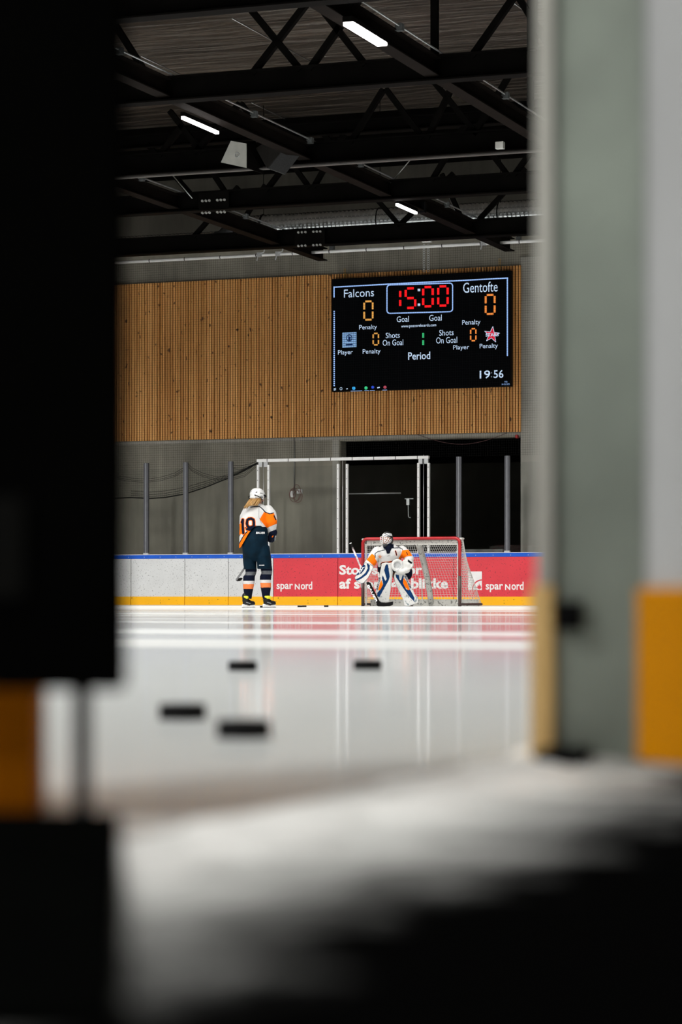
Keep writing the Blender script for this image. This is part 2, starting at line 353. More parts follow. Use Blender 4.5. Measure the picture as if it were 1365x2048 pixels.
def sculpt(mb, name, mats, parent, voxel=0.012, smooth=4, paint=None):
    """blend the overlapping solids of mb into one continuous skin, then colour its faces"""
    me = bpy.data.meshes.new(name); me.from_pydata([tuple(p) for p in mb.v], [], mb.f)
    bm = bmesh.new(); bm.from_mesh(me); bmesh.ops.recalc_face_normals(bm, faces=bm.faces); bm.to_mesh(me); bm.free()
    t = bpy.data.objects.new(name, me); C.objects.link(t)
    r = t.modifiers.new('r', 'REMESH'); r.mode = 'VOXEL'; r.voxel_size = voxel; r.adaptivity = 0
    if smooth:
        sm = t.modifiers.new('s', 'SMOOTH'); sm.iterations = smooth; sm.factor = 0.5
    dg = bpy.context.evaluated_depsgraph_get(); m2 = bpy.data.meshes.new_from_object(t.evaluated_get(dg))
    bpy.data.objects.remove(t); bpy.data.meshes.remove(me); m2.name = name
    m2.materials.clear()
    for m in (mats if isinstance(mats, (list, tuple)) else [mats]): m2.materials.append(m)
    if paint:
        bm = bmesh.new(); bm.from_mesh(m2); kill = []
        for f in bm.faces:
            k = paint(f.calc_center_median(), f.normal)
            if k is None: kill.append(f)
            else: f.material_index = k
        if kill: bmesh.ops.delete(bm, geom=kill, context='FACES')
        bm.to_mesh(m2); bm.free()
    m2.polygons.foreach_set('use_smooth', [True] * len(m2.polygons))
    o = bpy.data.objects.new(name, m2); C.objects.link(o); o.parent = parent; LOC[o.name] = Vector((0,0,0)); return o

# ================================================================ SETTING
YB, YW = 47.1, 48.4
CEIL = 10.1
g = MB(); g.box((-34, -16, -0.06), (-0.87, YB + 0.0, 0.0)); ice = structure(build(g, 'ice_sheet', M_ICE))
ice.location = (0, 0, 0); 
for v in ice.data.vertices: v.co = v.co + Vector((-17.435, (YB-16)/2, -0.06))
g = MB(); g.box((-0.87, -16, -0.06), (5, YB, 0.004)); fl = structure(build(g, 'floor', rubber_snow()))
for v in fl.data.vertices: v.co = v.co + fl.location
fl.location = (0, 0, 0)
g = MB(); g.box((-34, YB, -0.06), (5, YW + 7, 0.0)); structure(build(g, 'floor_behind_boards', M_CONC))
g = MB(); g.box((-34.3, -16, CEIL), (5.3, YW, CEIL + 0.2)); structure(build(g, 'ceiling', M_FOIL))
# end wall with the dark portal
pl = onY(681, 1000, YW).x; pr = onY(1043.5, 1000, YW).x; pt = onY(860, 878, YW).z
g = MB(); g.box((-34.3, YW, 0), (pl, YW + 0.35, 12)); g.box((pl, YW, pt), (pr, YW + 0.35, 12)); g.box((pr, YW, 0), (5.3, YW + 0.35, 12))
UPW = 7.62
structure(build(g, 'wall_back', M_CONC))
g = MB(); g.box((-34.3, -16, 0), (-34, YW, CEIL)); structure(build(g, 'wall_left', M_CONC))
g = MB(); g.box((5, -16, 0), (5.3, YW, CEIL)); structure(build(g, 'wall_right', M_CONC))
g = MB(); g.box((-34.3, -16.3, 0), (5.3, -16, CEIL)); structure(build(g, 'wall_front', M_CONC))
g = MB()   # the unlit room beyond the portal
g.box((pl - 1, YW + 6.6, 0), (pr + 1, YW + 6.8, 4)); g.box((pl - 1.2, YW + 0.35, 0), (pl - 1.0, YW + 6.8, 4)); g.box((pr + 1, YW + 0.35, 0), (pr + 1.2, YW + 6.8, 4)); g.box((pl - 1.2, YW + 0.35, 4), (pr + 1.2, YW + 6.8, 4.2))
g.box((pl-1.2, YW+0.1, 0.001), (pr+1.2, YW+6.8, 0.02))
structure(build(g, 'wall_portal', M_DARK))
g = MB(); g.box((-33.9, YW - 0.03, UPW), (4.9, YW - 0.001, CEIL - 0.002)); structure(build(g, 'wall_back_shade', concrete('concrete_shade', (0.075, 0.07, 0.058))))  # dimness of the upper wall, put into the colour of a thin band
# portal lintel and pilaster
l0 = onY(664, 880, YW - 0.02); zb0, zb1 = onY(850, 881, YW).z, onY(850, 868, YW).z
g = MB(); g.box((-33, YW - 0.03, onY(682, 880, YW).z), (pr + 0.02, YW - 0.001, onY(682, 873, YW).z)); structure(build(g, 'trim_1', M_CONCL))
g = MB(); g.box((pr, YW - 0.05, 0), (pr + 0.75, YW - 0.001, 7.0)); structure(build(g, 'trim_2', M_CONCL))
# reveal at the portal edge, lighter pilaster beside it
g = MB(); g.box((pl - 0.16, YW - 0.035, 0), (pl - 0.02, YW - 0.001, onY(682, 880, YW).z)); structure(build(g, 'trim_3', M_CONCL))

# timber slat cladding
WX0, WX1 = -27.0, onY(1042, 700, YW - 0.1).x; WZ0 = onY(660, 872.5, YW - 0.1).z; WZ1 = onY(660, 549, YW - 0.1).z
WY = YW - 0.04
clad = thing('timber_cladding', ((WX0+WX1)/2, WY, WZ0), 'wide field of narrow vertical timber slats on the upper end wall', 'wall cladding')
g = MB(); g.box((WX0, WY, WZ0), (WX1, YW - 0.002, WZ1)); build(g, 'backing', M_BACKING, clad)
g = MB(); x = WX1 - 0.044
while x > WX0:
    w = 0.040 + random.uniform(-0.003, 0.003)
    g.box((x, WY - 0.045 + random.uniform(-0.003, 0.003), WZ0), (x + w, WY, WZ1)); x -= 0.060
build(g, 'slat', M_WOOD, clad)
WYF = WY - 0.045

# ================================================================ BOARDS
BT = onY(682, 1106.5, YB).z
def bx_(u): return onY(u, 1160, YB).x
KZ = onY(682, 1193.3, YB).z; BLZ = onY(682, 1115.5, YB).z
seams = [(-27.0, bx_(262), 'w', 'white end board behind the open black door edge, furthest from the goal'),
         (bx_(262), bx_(370), 'w', 'off-white end board full of puck marks below the loosest swag of netting'),
         (bx_(370), bx_(457), 'w', 'bluish white end board between two clear glass posts'),
         (bx_(457), bx_(547), 'w', 'white end board directly behind the standing skater'),
         (bx_(547), bx_(676), 'r', 'red end board lettered spar nord beside the skater, without a square emblem'),
         (bx_(676), bx_(908), 'r', 'red end board with large two-line white slogan behind the goal'),
         (bx_(908), bx_(1100), 'r', 'red end board with white square emblem beside the goal net'),
         (bx_(1100), -4.0, 'r', 'plain red end board past the emblem, behind the side boards')]
panels = []
for a, b, c, lab in seams:
    t = thing('dasher_board', ((a+b)/2, YB, 0), lab, 'rink board', 'end boards of the rink')
    e = 0.006
    g = MB(); g.box((a + e, YB, KZ), (b - e, YB + 0.09, BLZ)); build(g, 'facing', M_BWHITE if c == 'w' else M_BRED, t)
    g = MB(); g.box((a + e, YB - 0.012, 0.0), (b - e, YB + 0.09, KZ)); build(g, 'kick_plate', M_YEL, t)
    g = MB(); g.box((a, YB + 0.02, 0.0), (b, YB + 0.085, BLZ)); build(g, 'frame', M_BLACK, t)
    panels.append(t)
rail = thing('board_rail', (-15.5, YB, BLZ), 'long blue cap rail along the top of the end boards', 'rail')
g = MB(); g.box((-27, YB - 0.012, BLZ), (-4, YB + 0.11, BT - 0.012)); build(g, 'cap', M_BLUE, rail, bevel=0.008)
g = MB(); g.box((-27, YB + 0.0, BT - 0.012), (-4, YB + 0.11, BT)); build(g, 'top_strip', M_WHITEP, rail)
x = -23.5
while x < -9.5:
    g = MB(); g.cyl((x, YB - 0.016, BLZ + 0.035), (x, YB - 0.01, BLZ + 0.035), 0.008, n=6); build(g, 'screw', M_ALU, rail); x += 0.36
# lettering on the boards
YL = YB - 0.003
def spar(u0, u1, vb, hx, parent):
    """lower-case lettering on one baseline; hx = x-height in px"""
    w = u1 - u0
    flat_text('spar', u0, vb - hx, u0 + w * 0.46, vb + hx * 0.36, YL, M_PRINT, parent, bold=0.02)
    flat_text('N', u0 + w * 0.51, vb - hx * 0.98, u0 + w * 0.65, vb, YL, M_PRINT, parent, bold=0.03)
    flat_text('ord', u0 + w * 0.68, vb - hx * 1.38, u1, vb, YL, M_PRINT, parent, bold=0.02)
spar(553.5, 625, 1179, 11.5, panels[4])
flat_text('Stolt sponsor', 679, 1129.5, 845, 1155, YL, M_PRINT, panels[5], bold=0.035)
flat_text('af store øjeblikke', 679, 1156.5, 897, 1184, YL, M_PRINT, panels[5], bold=0.035)
spar(972, 1048, 1180, 12, panels[6])
a, b = onY(937, 1143, YL), onY(964.5, 1180, YL)
g = MB(); g.box((a.x, YL, b.z), (b.x, YL + 0.004, a.z)); build(g, 'emblem_square', M_PRINT, panels[6])
M_LOGO = pm('logo_red', (0.66, 0.04, 0.06), 0.45)
g = MB(); cx, cz = b.x - 0.0, b.z; rr = 0.21    # quarter arch with a sun star
for i in range(14):
    t0, t1 = math.pi/2 + (math.pi/2)*i/14, math.pi/2 + (math.pi/2)*(i+1)/14
    P = [(cx + rr*math.cos(t)*k, YL - 0.002, cz + rr*math.sin(t)*k) for t, k in ((t0, 1), (t1, 1), (t1, 0.88), (t0, 0.88))]
    g.add(P, [(0, 1, 2, 3)])
sx, sz = b.x - 0.055, b.z + 0.055; P = []
for i in range(16):
    t = 2*math.pi*i/16; k = (0.085 if i % 4 == 0 else 0.055) if i % 2 == 0 else 0.030
    P.append((sx + k*math.cos(t), YL - 0.002, sz + k*math.sin(t)))
P = [(min(p[0], b.x), p[1], max(p[2], b.z)) for p in P]
g.add(P, [list(range(16))]); build(g, 'emblem_print', M_LOGO, panels[6])

# ================================================================ GLASS, POSTS, GATE FRAME
GT = onY(682, 916, YB).z; GY = YB + 0.05
xs = {u: onY(u, 1000, GY).x for u in (150, 293, 372, 462, 517, 538, 677, 695, 838, 858, 918.5, 1015.5, 1120)}
def post_clear(u, lab):
    t = thing('glass_post', (xs[u], GY, BT), lab, 'post', 'clear-edged glass posts')
    ztop = GT - 0.02
    g = MB(); g.box((xs[u] - 0.052, GY - 0.03, BT), (xs[u] + 0.052, GY + 0.03, ztop)); build(g, 'channel', M_POSTG, t, bevel=0.006)
    g = MB(); g.box((xs[u] - 0.010, GY - 0.036, BT), (xs[u] + 0.010, GY - 0.03, ztop)); build(g, 'strip', pm('strip_grey', (0.24, 0.25, 0.27), 0.5, 0.3), t)
    g = MB(); g.box((xs[u] - 0.056, GY - 0.04, BT), (xs[u] + 0.056, GY + 0.035, BT + 0.03)); build(g, 'shoe', M_ALU, t)
post_clear(293, 'dull grey glass post nearest the black door edge')
post_clear(372, 'dull grey glass post where the netting swags meet')
post_clear(462, 'dull grey glass post beside the white gate frame, behind the skater')
post_clear(918.5, 'grey glass post rising behind the goal corner, dark doorway behind it')
post_clear(1015.5, 'grey glass post in front of the doorway edge by the concrete pilaster')
def post_white(u, lab, top_v, w=0.044):
    zt = onY(u, top_v, GY).z
    t = thing('gate_post', (xs[u], GY, BT), lab, 'post', 'white gate posts')
    g = MB(); g.box((xs[u] - w/2, GY - 0.035, BT), (xs[u] + w/2, GY + 0.035, zt)); build(g, 'upright', M_WHITEP, t, bevel=0.004)
    for k in range(9):
        z = BT + 0.1 + k * 0.2; g = MB(); g.cyl((xs[u], GY - 0.039, z), (xs[u], GY - 0.034, z), 0.008, n=6); build(g, 'bolt', M_BLACK, t)
post_white(517, 'white gate post partly behind the skater helmet', 930); post_white(538, 'white gate post just beside the skater helmet', 930)
post_white(677, 'white gate post against the doorway edge', 928); post_white(695, 'white gate post in the doorway next to the concrete edge', 928)
post_white(838, 'white gate post above the goal crossbar, on the side of the hanging hook', 926); post_white(858, 'white gate post above the goal crossbar, nearest the grey posts', 926)
# thin rods in the post gaps
for ua, lab in ((527.5, 'thin rod between the two posts by the skater'), (686, 'thin rod between the posts at the doorway edge'), (848, 'thin rod between the posts above the goal')):
    X = onY(ua, 1000, GY).x; g = MB(); g.cyl((X, GY, BT), (X, GY, GT + 0.03), 0.006, n=8); tag(build(g, 'tension_rod', M_ALU, smooth=True), lab, 'rod', 'tension rods')
# overhead bar
bar = thing('gate_bar', (onY(686, 918, GY).x, GY, GT), 'white overhead bar spanning the tall rink gate frame', 'bar')
xa, xb = onY(515, 921, GY).x, onY(858.5, 914, GY).x; zb = onY(686, 918, GY).z
g = MB(); g.box((xa, GY - 0.04, zb - 0.03), (xb, GY + 0.04, zb + 0.03)); build(g, 'beam', M_WHITEP, bar, bevel=0.005)
for u in (527.5, 848):
    X = onY(u, 920, GY).x
    g = MB(); g.box((X - 0.10, GY - 0.03, zb - 0.13), (X - 0.02, GY + 0.03, zb - 0.028)); g.box((X + 0.02, GY - 0.03, zb - 0.13), (X + 0.10, GY + 0.03, zb - 0.028)); build(g, 'bracket', M_ALU, bar)
g = MB()
for k in range(8):
    X = xa + (k + 0.5) * (xb - xa) / 8; g.box((X - 0.006, GY - 0.043, zb - 0.03), (X + 0.006, GY - 0.039, zb + 0.03))
build(g, 'joint', M_BLACK, bar)
# panes
def pane(u0, u1, lab, m0=0.053, m1=0.053, zt=None):
    m0 = 0.024 if m0 == 0.02 else max(m0, 0.053); m1 = 0.024 if m1 == 0.02 else max(m1, 0.053)
    g = MB(); g.box((xs[u0] + m0, GY - 0.006, BT + 0.002), (xs[u1] - m1, GY + 0.006, GT - 0.15))
    tag(build(g, 'plexiglass_sheet', M_GLASS), lab, 'rink glass', 'rink glass')
pane(150, 293, 'clear rink glass pane beside the black door edge')
pane(293, 372, 'clear rink glass pane between two grey posts under the lowest netting swag')
pane(372, 462, 'clear rink glass pane before bare concrete, between the netting swags')
pane(462, 517, 'narrow rink glass pane over the white board, left of the skater helmet', 0.05, 0.02)
pane(538, 677, 'wide rink glass pane in front of the wall sockets', 0.02, 0.02)
pane(695, 838, 'wide rink glass pane before the dark doorway behind the goalkeeper', 0.02, 0.02)
pane(858, 918.5, 'narrow rink glass pane above the goal corner', 0.02, 0.05)
pane(918.5, 1015.5, 'rink glass pane between the two grey posts by the doorway')
pane(1015.5, 1120, 'rink glass pane in front of the concrete pilaster')

# things seen in the doorway through the glass
DY = YW + 0.4
a, b = onY(682, 988, DY), onY(802, 986, DY); g = MB(); g.cyl(a, (b.x, DY, a.z), 0.013, n=8)
tag(build(g, 'handrail', M_ALU, smooth=True), 'thin pale horizontal rail in the dark doorway', 'rail')
hk = thing('gate_latch', onY(817, 1035, GY + 0.03), 'hanging steel latch with hook on the dark gate glass', 'latch')
g = MB(); p = onY(817, 997, GY + 0.03); g.box((p.x - 0.07, p.y - 0.01, p.z - 0.012), (p.x + 0.11, p.y + 0.01, p.z + 0.002)); build(g, 'plate', M_GALV, hk)
g = MB(); p2 = onY(817, 1010, GY + 0.03); g.box((p.x - 0.03, p.y - 0.025, p2.z), (p.x + 0.03, p.y + 0.01, p.z)); build(g, 'housing', M_GALV, hk)
g = MB(); p3 = onY(817, 1035, GY + 0.03); g.tube([(p.x, p.y, p2.z), (p.x + 0.005, p.y, p3.z + 0.02), (p.x + 0.02, p.y, p3.z), (p.x + 0.055, p.y, p3.z - 0.005)], 0.008, 6); build(g, 'hook', M_GALV, hk)
bn = MB(); a, b = onY(928, 1099, YW + 1.0), onY(975, 1104, YW + 1.0); bn.box((a.x, YW + 0.8, b.z - 0.5), (b.x + 0.4, YW + 1.2, a.z))
tag(build(bn, 'storage_bench', pm('bench_grey', (0.25, 0.26, 0.25), 0.5), bevel=0.02), 'low grey bench standing in the dark doorway behind the goal corner', 'bench')

# ================================================================ SAFETY NETTING + PIPE
NY = YB + 0.12
pipe = thing('net_pipe', (-16, NY, 7.1), 'long pale pipe carrying the safety netting across the hall', 'pipe')
zp = onY(682, 502, NY).z
g = MB(); g.cyl((-26.5, NY, zp), (-5, NY, zp), 0.032, n=12); build(g, 'tube', M_WHITEP, pipe, smooth=True)
g = MB()
for k in range(26): X = -26 + 0.8 * k; g.cyl((X - 0.008, NY, zp), (X + 0.008, NY, zp), 0.035, n=12)
build(g, 'tie', M_BLACK, pipe, smooth=True)
for u in (520, 557, 968):
    X = onY(u, 505, NY).x; g = MB()
    g.tube([(X - 0.05, NY - 0.04, zp - 0.12), (X, NY - 0.05, zp + 0.02), (X + 0.1, NY - 0.03, zp + 0.05), (X + 0.16, NY, zp + 0.28)], 0.014, 6)
    g.box((X - 0.05, NY - 0.05, zp - 0.04), (X + 0.05, NY + 0.05, zp + 0.05)); build(g, 'clamp', M_ALU, pipe)
net = thing('safety_netting', (-16, NY, 2.9), 'dark fine safety netting hung above the end glass, sagging at one side', 'netting')
swag = [(-200, 990), (150, 1001), (262, 995), (300, 997), (330, 995), (370, 988), (410, 975), (460, 955), (490, 941), (517, 925)]
def net_bottom(X):
    # lower edge of the net at world X
    for (u0, v0), (u1, v1) in zip(swag[:-1], swag[1:]):
        a, b = onY(u0, v0, NY), onY(u1, v1, NY)
        if a.x <= X <= b.x: return a.z + (b.z - a.z) * (X - a.x) / (b.x - a.x)
    return zb
g = MB(); X = -26.0; RW = 0.0017
def wire(p0, p1, r=RW): g.tube([p0, p1], r, 3)
nx0 = onY(200, 700, NY).x; nx1 = -9.0; X = nx0
while X < nx1: wire((X, NY, net_bottom(X)), (X, NY, zp)); X += 0.048
Z = 2.0
xg = onY(517, 925, NY).x
while Z < zp:
    x0 = nx0
    if Z < zb:
        X = nx0; seg = None
        while X < xg:
            ok = Z > net_bottom(X)
            if ok and seg is None: seg = X
            if seg is not None and not ok: wire((seg, NY, Z), (X, NY, Z)); seg = None
            X += 0.05
        if seg is not None: wire((seg, NY, Z), (xg, NY, Z))
    else: wire((nx0, NY, Z), (nx1, NY, Z))
    Z += 0.048
build(g, 'mesh', M_NETD, net)
g = MB(); g.tube([onY(u, v, NY - 0.01) for u, v in swag], 0.013, 6)
for dv in (3, 7, 12): g.tube([onY(u, v - dv * min(1, (517 - u) / 120.0) - 1, NY - 0.012) for u, v in swag[2:]], 0.005, 5)
build(g, 'edge_rope', M_NETD, net)
g = MB()
for base in ([(517, 927), (490, 950), (462, 957), (430, 957), (405, 950), (385, 940), (373, 928)], [(373, 936), (350, 950), (320, 959), (290, 962), (262, 960), (200, 950)], [(462, 934), (480, 936), (500, 932), (517, 925)]):
    for dv in (0, 3, -4): g.tube([onY(u, v + dv, NY - 0.02) for u, v in base], 0.004, 5)
build(g, 'slack_fold', M_NETD, net)
# hanging chain-link strip above the screen, cable under the lintel
cs = thing('hanger_chain', onY(853, 540, NY), 'pale double chain hanging down to the scoreboard top', 'chain')
p = onY(853, 487, NY); q = onY(853, 541, NY)
for dx in (-0.045, 0.045):
    g = MB(); z = q.z
    while z < p.z: g.tube([(p.x + dx + 0.022*math.cos(t*math.pi/3), p.y, z + 0.03*math.sin(t*math.pi/3)) for t in range(6)], 0.006, 5, closed=True); z += 0.045
    build(g, 'strand', M_GALV, cs)
g = MB(); p = onY(855, 481, NY); g.box((p.x - 0.1, p.y - 0.05, p.z - 0.04), (p.x + 0.09, p.y + 0.05, p.z + 0.045)); bx = tag(build(g, 'alarm_box', M_WHITEP, bevel=0.006), 'small white box with red light on the netting pipe', 'box')
g = MB(); g.ell((p.x + 0.01, p.y - 0.06, p.z), (0.025, 0.02, 0.025)); build(g, 'lamp', pm('alarm_red', (0.5, 0.01, 0.01), 0.3), bx, smooth=True)
g = MB(); pts = []
for i in range(13): t = i/12; pts.append(onY(835 + 180*t, 866 + 21*math.sin(math.pi*t) + 3*(1-t), YW - 0.08))
g.tube(pts, 0.006, 5); tag(build(g, 'sagging_cable', pm('cable_red', (0.08, 0.03, 0.03), 0.6)), 'thin cable sagging beneath the timber cladding over the doorway', 'cable')
g = MB(); p = onY(1034, 873, YW - 0.09); g.box((p.x - 0.025, p.y - 0.03, p.z - 0.035), (p.x + 0.025, p.y + 0.08, p.z + 0.035)); tag(build(g, 'warning_light', pm('warn_red', (0.4, 0.012, 0.015), 0.4), bevel=0.008), 'tiny red light at the doorway top corner', 'light')

# wall sockets and conduit
p = onY(590.5, 985, YW); t = thing('wall_socket', (p.x, YW, p.z), 'white wall sockets with looped red cable on bare concrete', 'socket')
g = MB(); ptop = onY(590, 874, YW); g.cyl((ptop.x, YW - 0.02, ptop.z), (p.x - 0.01, YW - 0.02, p.z + 0.05), 0.014, n=8); build(g, 'conduit', pm('conduit', (0.22, 0.22, 0.21), 0.5, 0.5), t, smooth=True)
g = MB(); a = onY(602, 983, YW); g.box((a.x - 0.07, YW - 0.06, a.z - 0.045), (a.x + 0.05, YW, a.z + 0.045)); build(g, 'outlet', M_WHITEP, t, bevel=0.006)
g = MB(); a = onY(586, 988, YW); g.box((a.x - 0.035, YW - 0.07, a.z - 0.07), (a.x + 0.035, YW, a.z + 0.06)); build(g, 'switch_box', M_WHITEP, t, bevel=0.006)
g = MB()
for (du, dv, ru, rv) in ((-1, 5, 10, 14), (4, 0, 8, 16), (6, 8, 9, 12), (-4, 3, 6, 9)):
    g.tube([onY(590 + du + ru*math.cos(k*math.pi/8), 985 + dv + rv*math.sin(k*math.pi/8), YW - 0.08) for k in range(16)], 0.0055, 5, closed=True)
build(g, 'cable', pm('cable_dull_red', (0.17, 0.06, 0.05), 0.6), t, smooth=True)

# ================================================================ SCOREBOARD
SY = WYF - 0.16
sa, sb = onY(664.5, 670, SY).x, onY(1022.5, 670, SY).x; st_, sbz = onY(843, 549.5, SY).z, onY(843, 778, SY).z
sc = thing('scoreboard', ((sa+sb)/2, SY, sbz), 'black video scoreboard reading 15:00 on the timber slats', 'scoreboard')
g = MB(); g.box((sa, SY, sbz), (sb, SY + 0.14, st_)); build(g, 'housing', M_BLACK, sc)
g = MB(); g.box((sa + 0.01, SY - 0.004, sbz + 0.01), (sb - 0.01, SY - 0.001, st_ - 0.01)); build(g, 'screen', pm('screen_black', (0.0006, 0.0006, 0.0007), 0.7, 0, 0, spec=0.02, emit=(0.001, 0.0012, 0.0016), estr=1.0), sc)
SF = SY - 0.008
E_W = glow('led_white', (0.62, 0.78, 1.0), 0.75); E_R = glow('led_red', (1.0, 0.012, 0.016), 0.95); E_O = glow('led_orange', (1.0, 0.30, 0.06), 0.8)
E_G = glow('led_green', (0.05, 0.55, 0.20), 0.7); E_B = glow('led_blue', (0.35, 0.55, 1.0), 0.8); E_Y = glow('led_amber', (0.95, 0.45, 0.10), 0.7)
def T(s, u0, v0, u1, v1, m=E_W, bold=0.0): flat_text(s, u0, v0, u1, v1, SF, m, sc, 'lettering', bold)
T('Falcons', 688.5, 578, 748.5, 594); T('Gentofte', 927, 564, 996, 584.5)
T('Goal', 794, 632.5, 818.5, 644); T('Goal', 859, 629.5, 884, 641.5); T('www.poscoreboards.com', 803, 648, 873, 656, bold=0.01)
T('Penalty', 719, 649.5, 754.5, 661.5); T('Penalty', 925, 639.5, 961.5, 652)
T('Shots', 772, 665, 800, 676); T('On Goal', 766, 679, 807, 691); T('Shots', 879, 659.5, 908, 671); T('On Goal', 873, 674, 915, 686.5)
T('Player', 676.5, 700, 706, 711.5); T('Penalty', 726, 698, 761.5, 710); T('Player', 907, 690, 939, 701.5); T('Penalty', 960, 687, 996.5, 699)
T('Period', 817, 704, 861, 719, bold=0.01); T('19', 960, 741, 981, 757, bold=0.01); T('56', 988, 740, 1007.5, 756, bold=0.01)
T(':', 982.5, 744, 985, 755, glow('led_dim', (0.25, 0.3, 0.36), 0.4))
T('19:56', 1009, 762, 1015.5, 765, E_B); T('04-02-2023'[:10], 1004, 767, 1020, 770, E_B)
def quad(g, pts): 
    n = len(pts); g.add([onY(u, v, SF) for u, v in pts], [list(range(n))])
def line(g, u0, v0, u1, v1, w):
    du, dv = u1-u0, v1-v0; l = math.hypot(du, dv); nu, nv = -dv/l*w/2, du/l*w/2
    quad(g, [(u0+nu, v0+nv), (u1+nu, v1+nv), (u1-nu, v1-nv), (u0-nu, v0-nv)])
def seg7(d, u0, v0, u1, v1, w, m, skew=0.0, slope=-0.03, name='digit'):
    segs = {'0': 'abcdef', '1': 'bc', '5': 'acdfg', 'l': 'ef'}[d]; g = MB(); vm = (v0+v1)/2; q = w*0.62
    def L_(a, b, c, d_): line(g, a, b + (a-u0)*slope, c, d_ + (c-u0)*slope, w)
    if 'a' in segs: L_(u0+q, v0, u1-q, v0)
    if 'd' in segs: L_(u0+q, v1, u1-q, v1)
    if 'g' in segs: L_(u0+q, vm, u1-q, vm)
    if 'f' in segs: L_(u0, v0+q, u0, vm-q)
    if 'e' in segs: L_(u0, vm+q, u0, v1-q)
    if 'b' in segs: L_(u1, v0+q, u1, vm-q)
    if 'c' in segs: L_(u1, vm+q, u1, v1-q)
    build(g, name, m, sc)
seg7('l', 801, 579, 801, 615, 4.6, E_R); seg7('5', 812, 577, 831, 616, 4.6, E_R); seg7('0', 847, 574.5, 866, 613, 4.6, E_R); seg7('0', 877, 573, 896, 611.5, 4.6, E_R)
g = MB(); line(g, 838.5, 577.5, 838.5, 582.5, 5); line(g, 838.5, 607, 838.5, 612, 5); build(g, 'colon', E_W, sc)
seg7('0', 729, 603, 746, 639.5, 3.6, E_Y); seg7('0', 972, 590, 990, 628, 3.8, E_O); seg7('0', 747, 667, 757.5, 690, 2.8, E_Y); seg7('0', 942, 657.5, 952.5, 681.5, 2.8, E_O)
seg7('l', 847, 663.5, 847, 692.5, 4.0, E_G)
g = MB(); line(g, 667, 574.5, 774, 568.5, 2.4); line(g, 905, 562, 1017, 556, 2.4); line(g, 774, 568.3, 905, 561.8, 2.4); line(g, 668.5, 573, 668.5, 595, 2.4); line(g, 1015.5, 555, 1015.5, 712, 2.4)
for k in range(38): line(g, 667.2, 623 + k*4.0, 670.2, 623 + k*4.0, 2.6)
def rr_(u0, v0, u1, v1, r, w):
    P = []
    for (cu, cv, a0) in ((u1-r, v0+r, -90), (u1-r, v1-r, 0), (u0+r, v1-r, 90), (u0+r, v0+r, 180)):
        for k in range(5): t = math.radians(a0 + 22.5*k); uu = cu + r*math.cos(t); P.append((uu, cv + r*math.sin(t) - 0.03*(uu-u0)))
    for i in range(len(P)): line(g, *P[i], *P[(i+1) % len(P)], w)
rr_(774.5, 570, 906, 627, 6, 2.4); build(g, 'frame_line', E_B, sc)
g = MB(); quad(g, [(685, 665.5), (713.5, 664), (713.5, 694), (685, 695.5)]); build(g, 'team_crest', glow('led_pale', (0.30, 0.52, 0.85), 0.6), sc)
g = MB(); SFo = SF; SF = SFo - 0.004
for k in range(7): line(g, 686, 668 + k*3.9, 713, 666.7 + k*3.9, 0.9)
P = [(699 + 5.5*math.cos(t*math.pi/6), 676 + 6.5*math.sin(t*math.pi/6)) for t in range(12)]
for i in range(12): line(g, *P[i], *P[(i+1) % 12], 1.6)
quad(g, [(697, 672), (702, 674), (701, 681), (697, 683)]); line(g, 692, 690, 706, 689, 3)
build(g, 'crest_mark', glow('led_navy', (0.01, 0.03, 0.12), 0.5), sc)
g = MB(); quad(g, [(984.5 + (15 if i % 2 == 0 else 6)*math.sin(i*math.pi/5 + 0.12), 669.5 - (16 if i % 2 == 0 else 6)*math.cos(i*math.pi/5 + 0.12)) for i in range(10)]); build(g, 'star_emblem', glow('led_crimson', (0.75, 0.02, 0.05), 0.8), sc)
g = MB(); SF -= 0.003
P = [(984.5 + (16 if i % 2 == 0 else 6.6)*math.sin(i*math.pi/5 + 0.12), 669.5 - (17 if i % 2 == 0 else 6.6)*math.cos(i*math.pi/5 + 0.12)) for i in range(10)]
for i in range(10): line(g, *P[i], *P[(i+1) % 10], 1.0)
build(g, 'star_outline', E_W, sc)
T('STARS', 972, 666, 998, 673, E_W, 0.03); SF = SFo
for (u, v, r, m) in ((708, 776.5, 3.4, glow('icon_cyan', (0.05, 0.42, 0.85), 0.8)), (732.5, 776, 3.4, glow('icon_green', (0.05, 0.6, 0.25), 0.8)), (746, 774.5, 3.0, glow('icon_blue', (0.03, 0.08, 0.6), 0.8)), (770.5, 774.5, 3.2, glow('icon_red', (0.6, 0.1, 0.15), 0.6))):
    g = MB(); quad(g, [(u + r*math.cos(t*math.pi/5), v + r*math.sin(t*math.pi/5)) for t in range(10)]); build(g, 'taskbar_icon', m, sc)
g = MB(); line(g, 669, 776.5, 669, 781, 1.6); line(g, 671.5, 776, 671.5, 780.5, 1.6); line(g, 755, 776, 760, 774.5, 2.2); line(g, 693, 778, 696, 777.5, 2)
P = [(682.5 + 2.4*math.cos(t*math.pi/4), 777.5 + 2.6*math.sin(t*math.pi/4)) for t in range(8)]
for i in range(8): line(g, *P[i], *P[(i+1) % 8], 0.8)
build(g, 'taskbar_icon', E_W, sc)
g = MB()
for u0, u1 in ((702, 713), (713.5, 725), (729, 738), (740, 750), (765, 775)): line(g, u0, 783.4 - (u0-664)*0.031, u1, 783.4 - (u1-664)*0.031, 0.9)
build(g, 'taskbar_underline', E_B, sc)
g = MB(); quad(g, [(917, 718), (1020, 713.5), (1020, 771), (917, 775.5)]); o = build(g, 'clock_panel', pm('screen_navy', (0.001, 0.001, 0.0015), 0.7, 0, 0, spec=0.02, emit=(0.004, 0.006, 0.010), estr=1), sc); o.location.y += 0.005
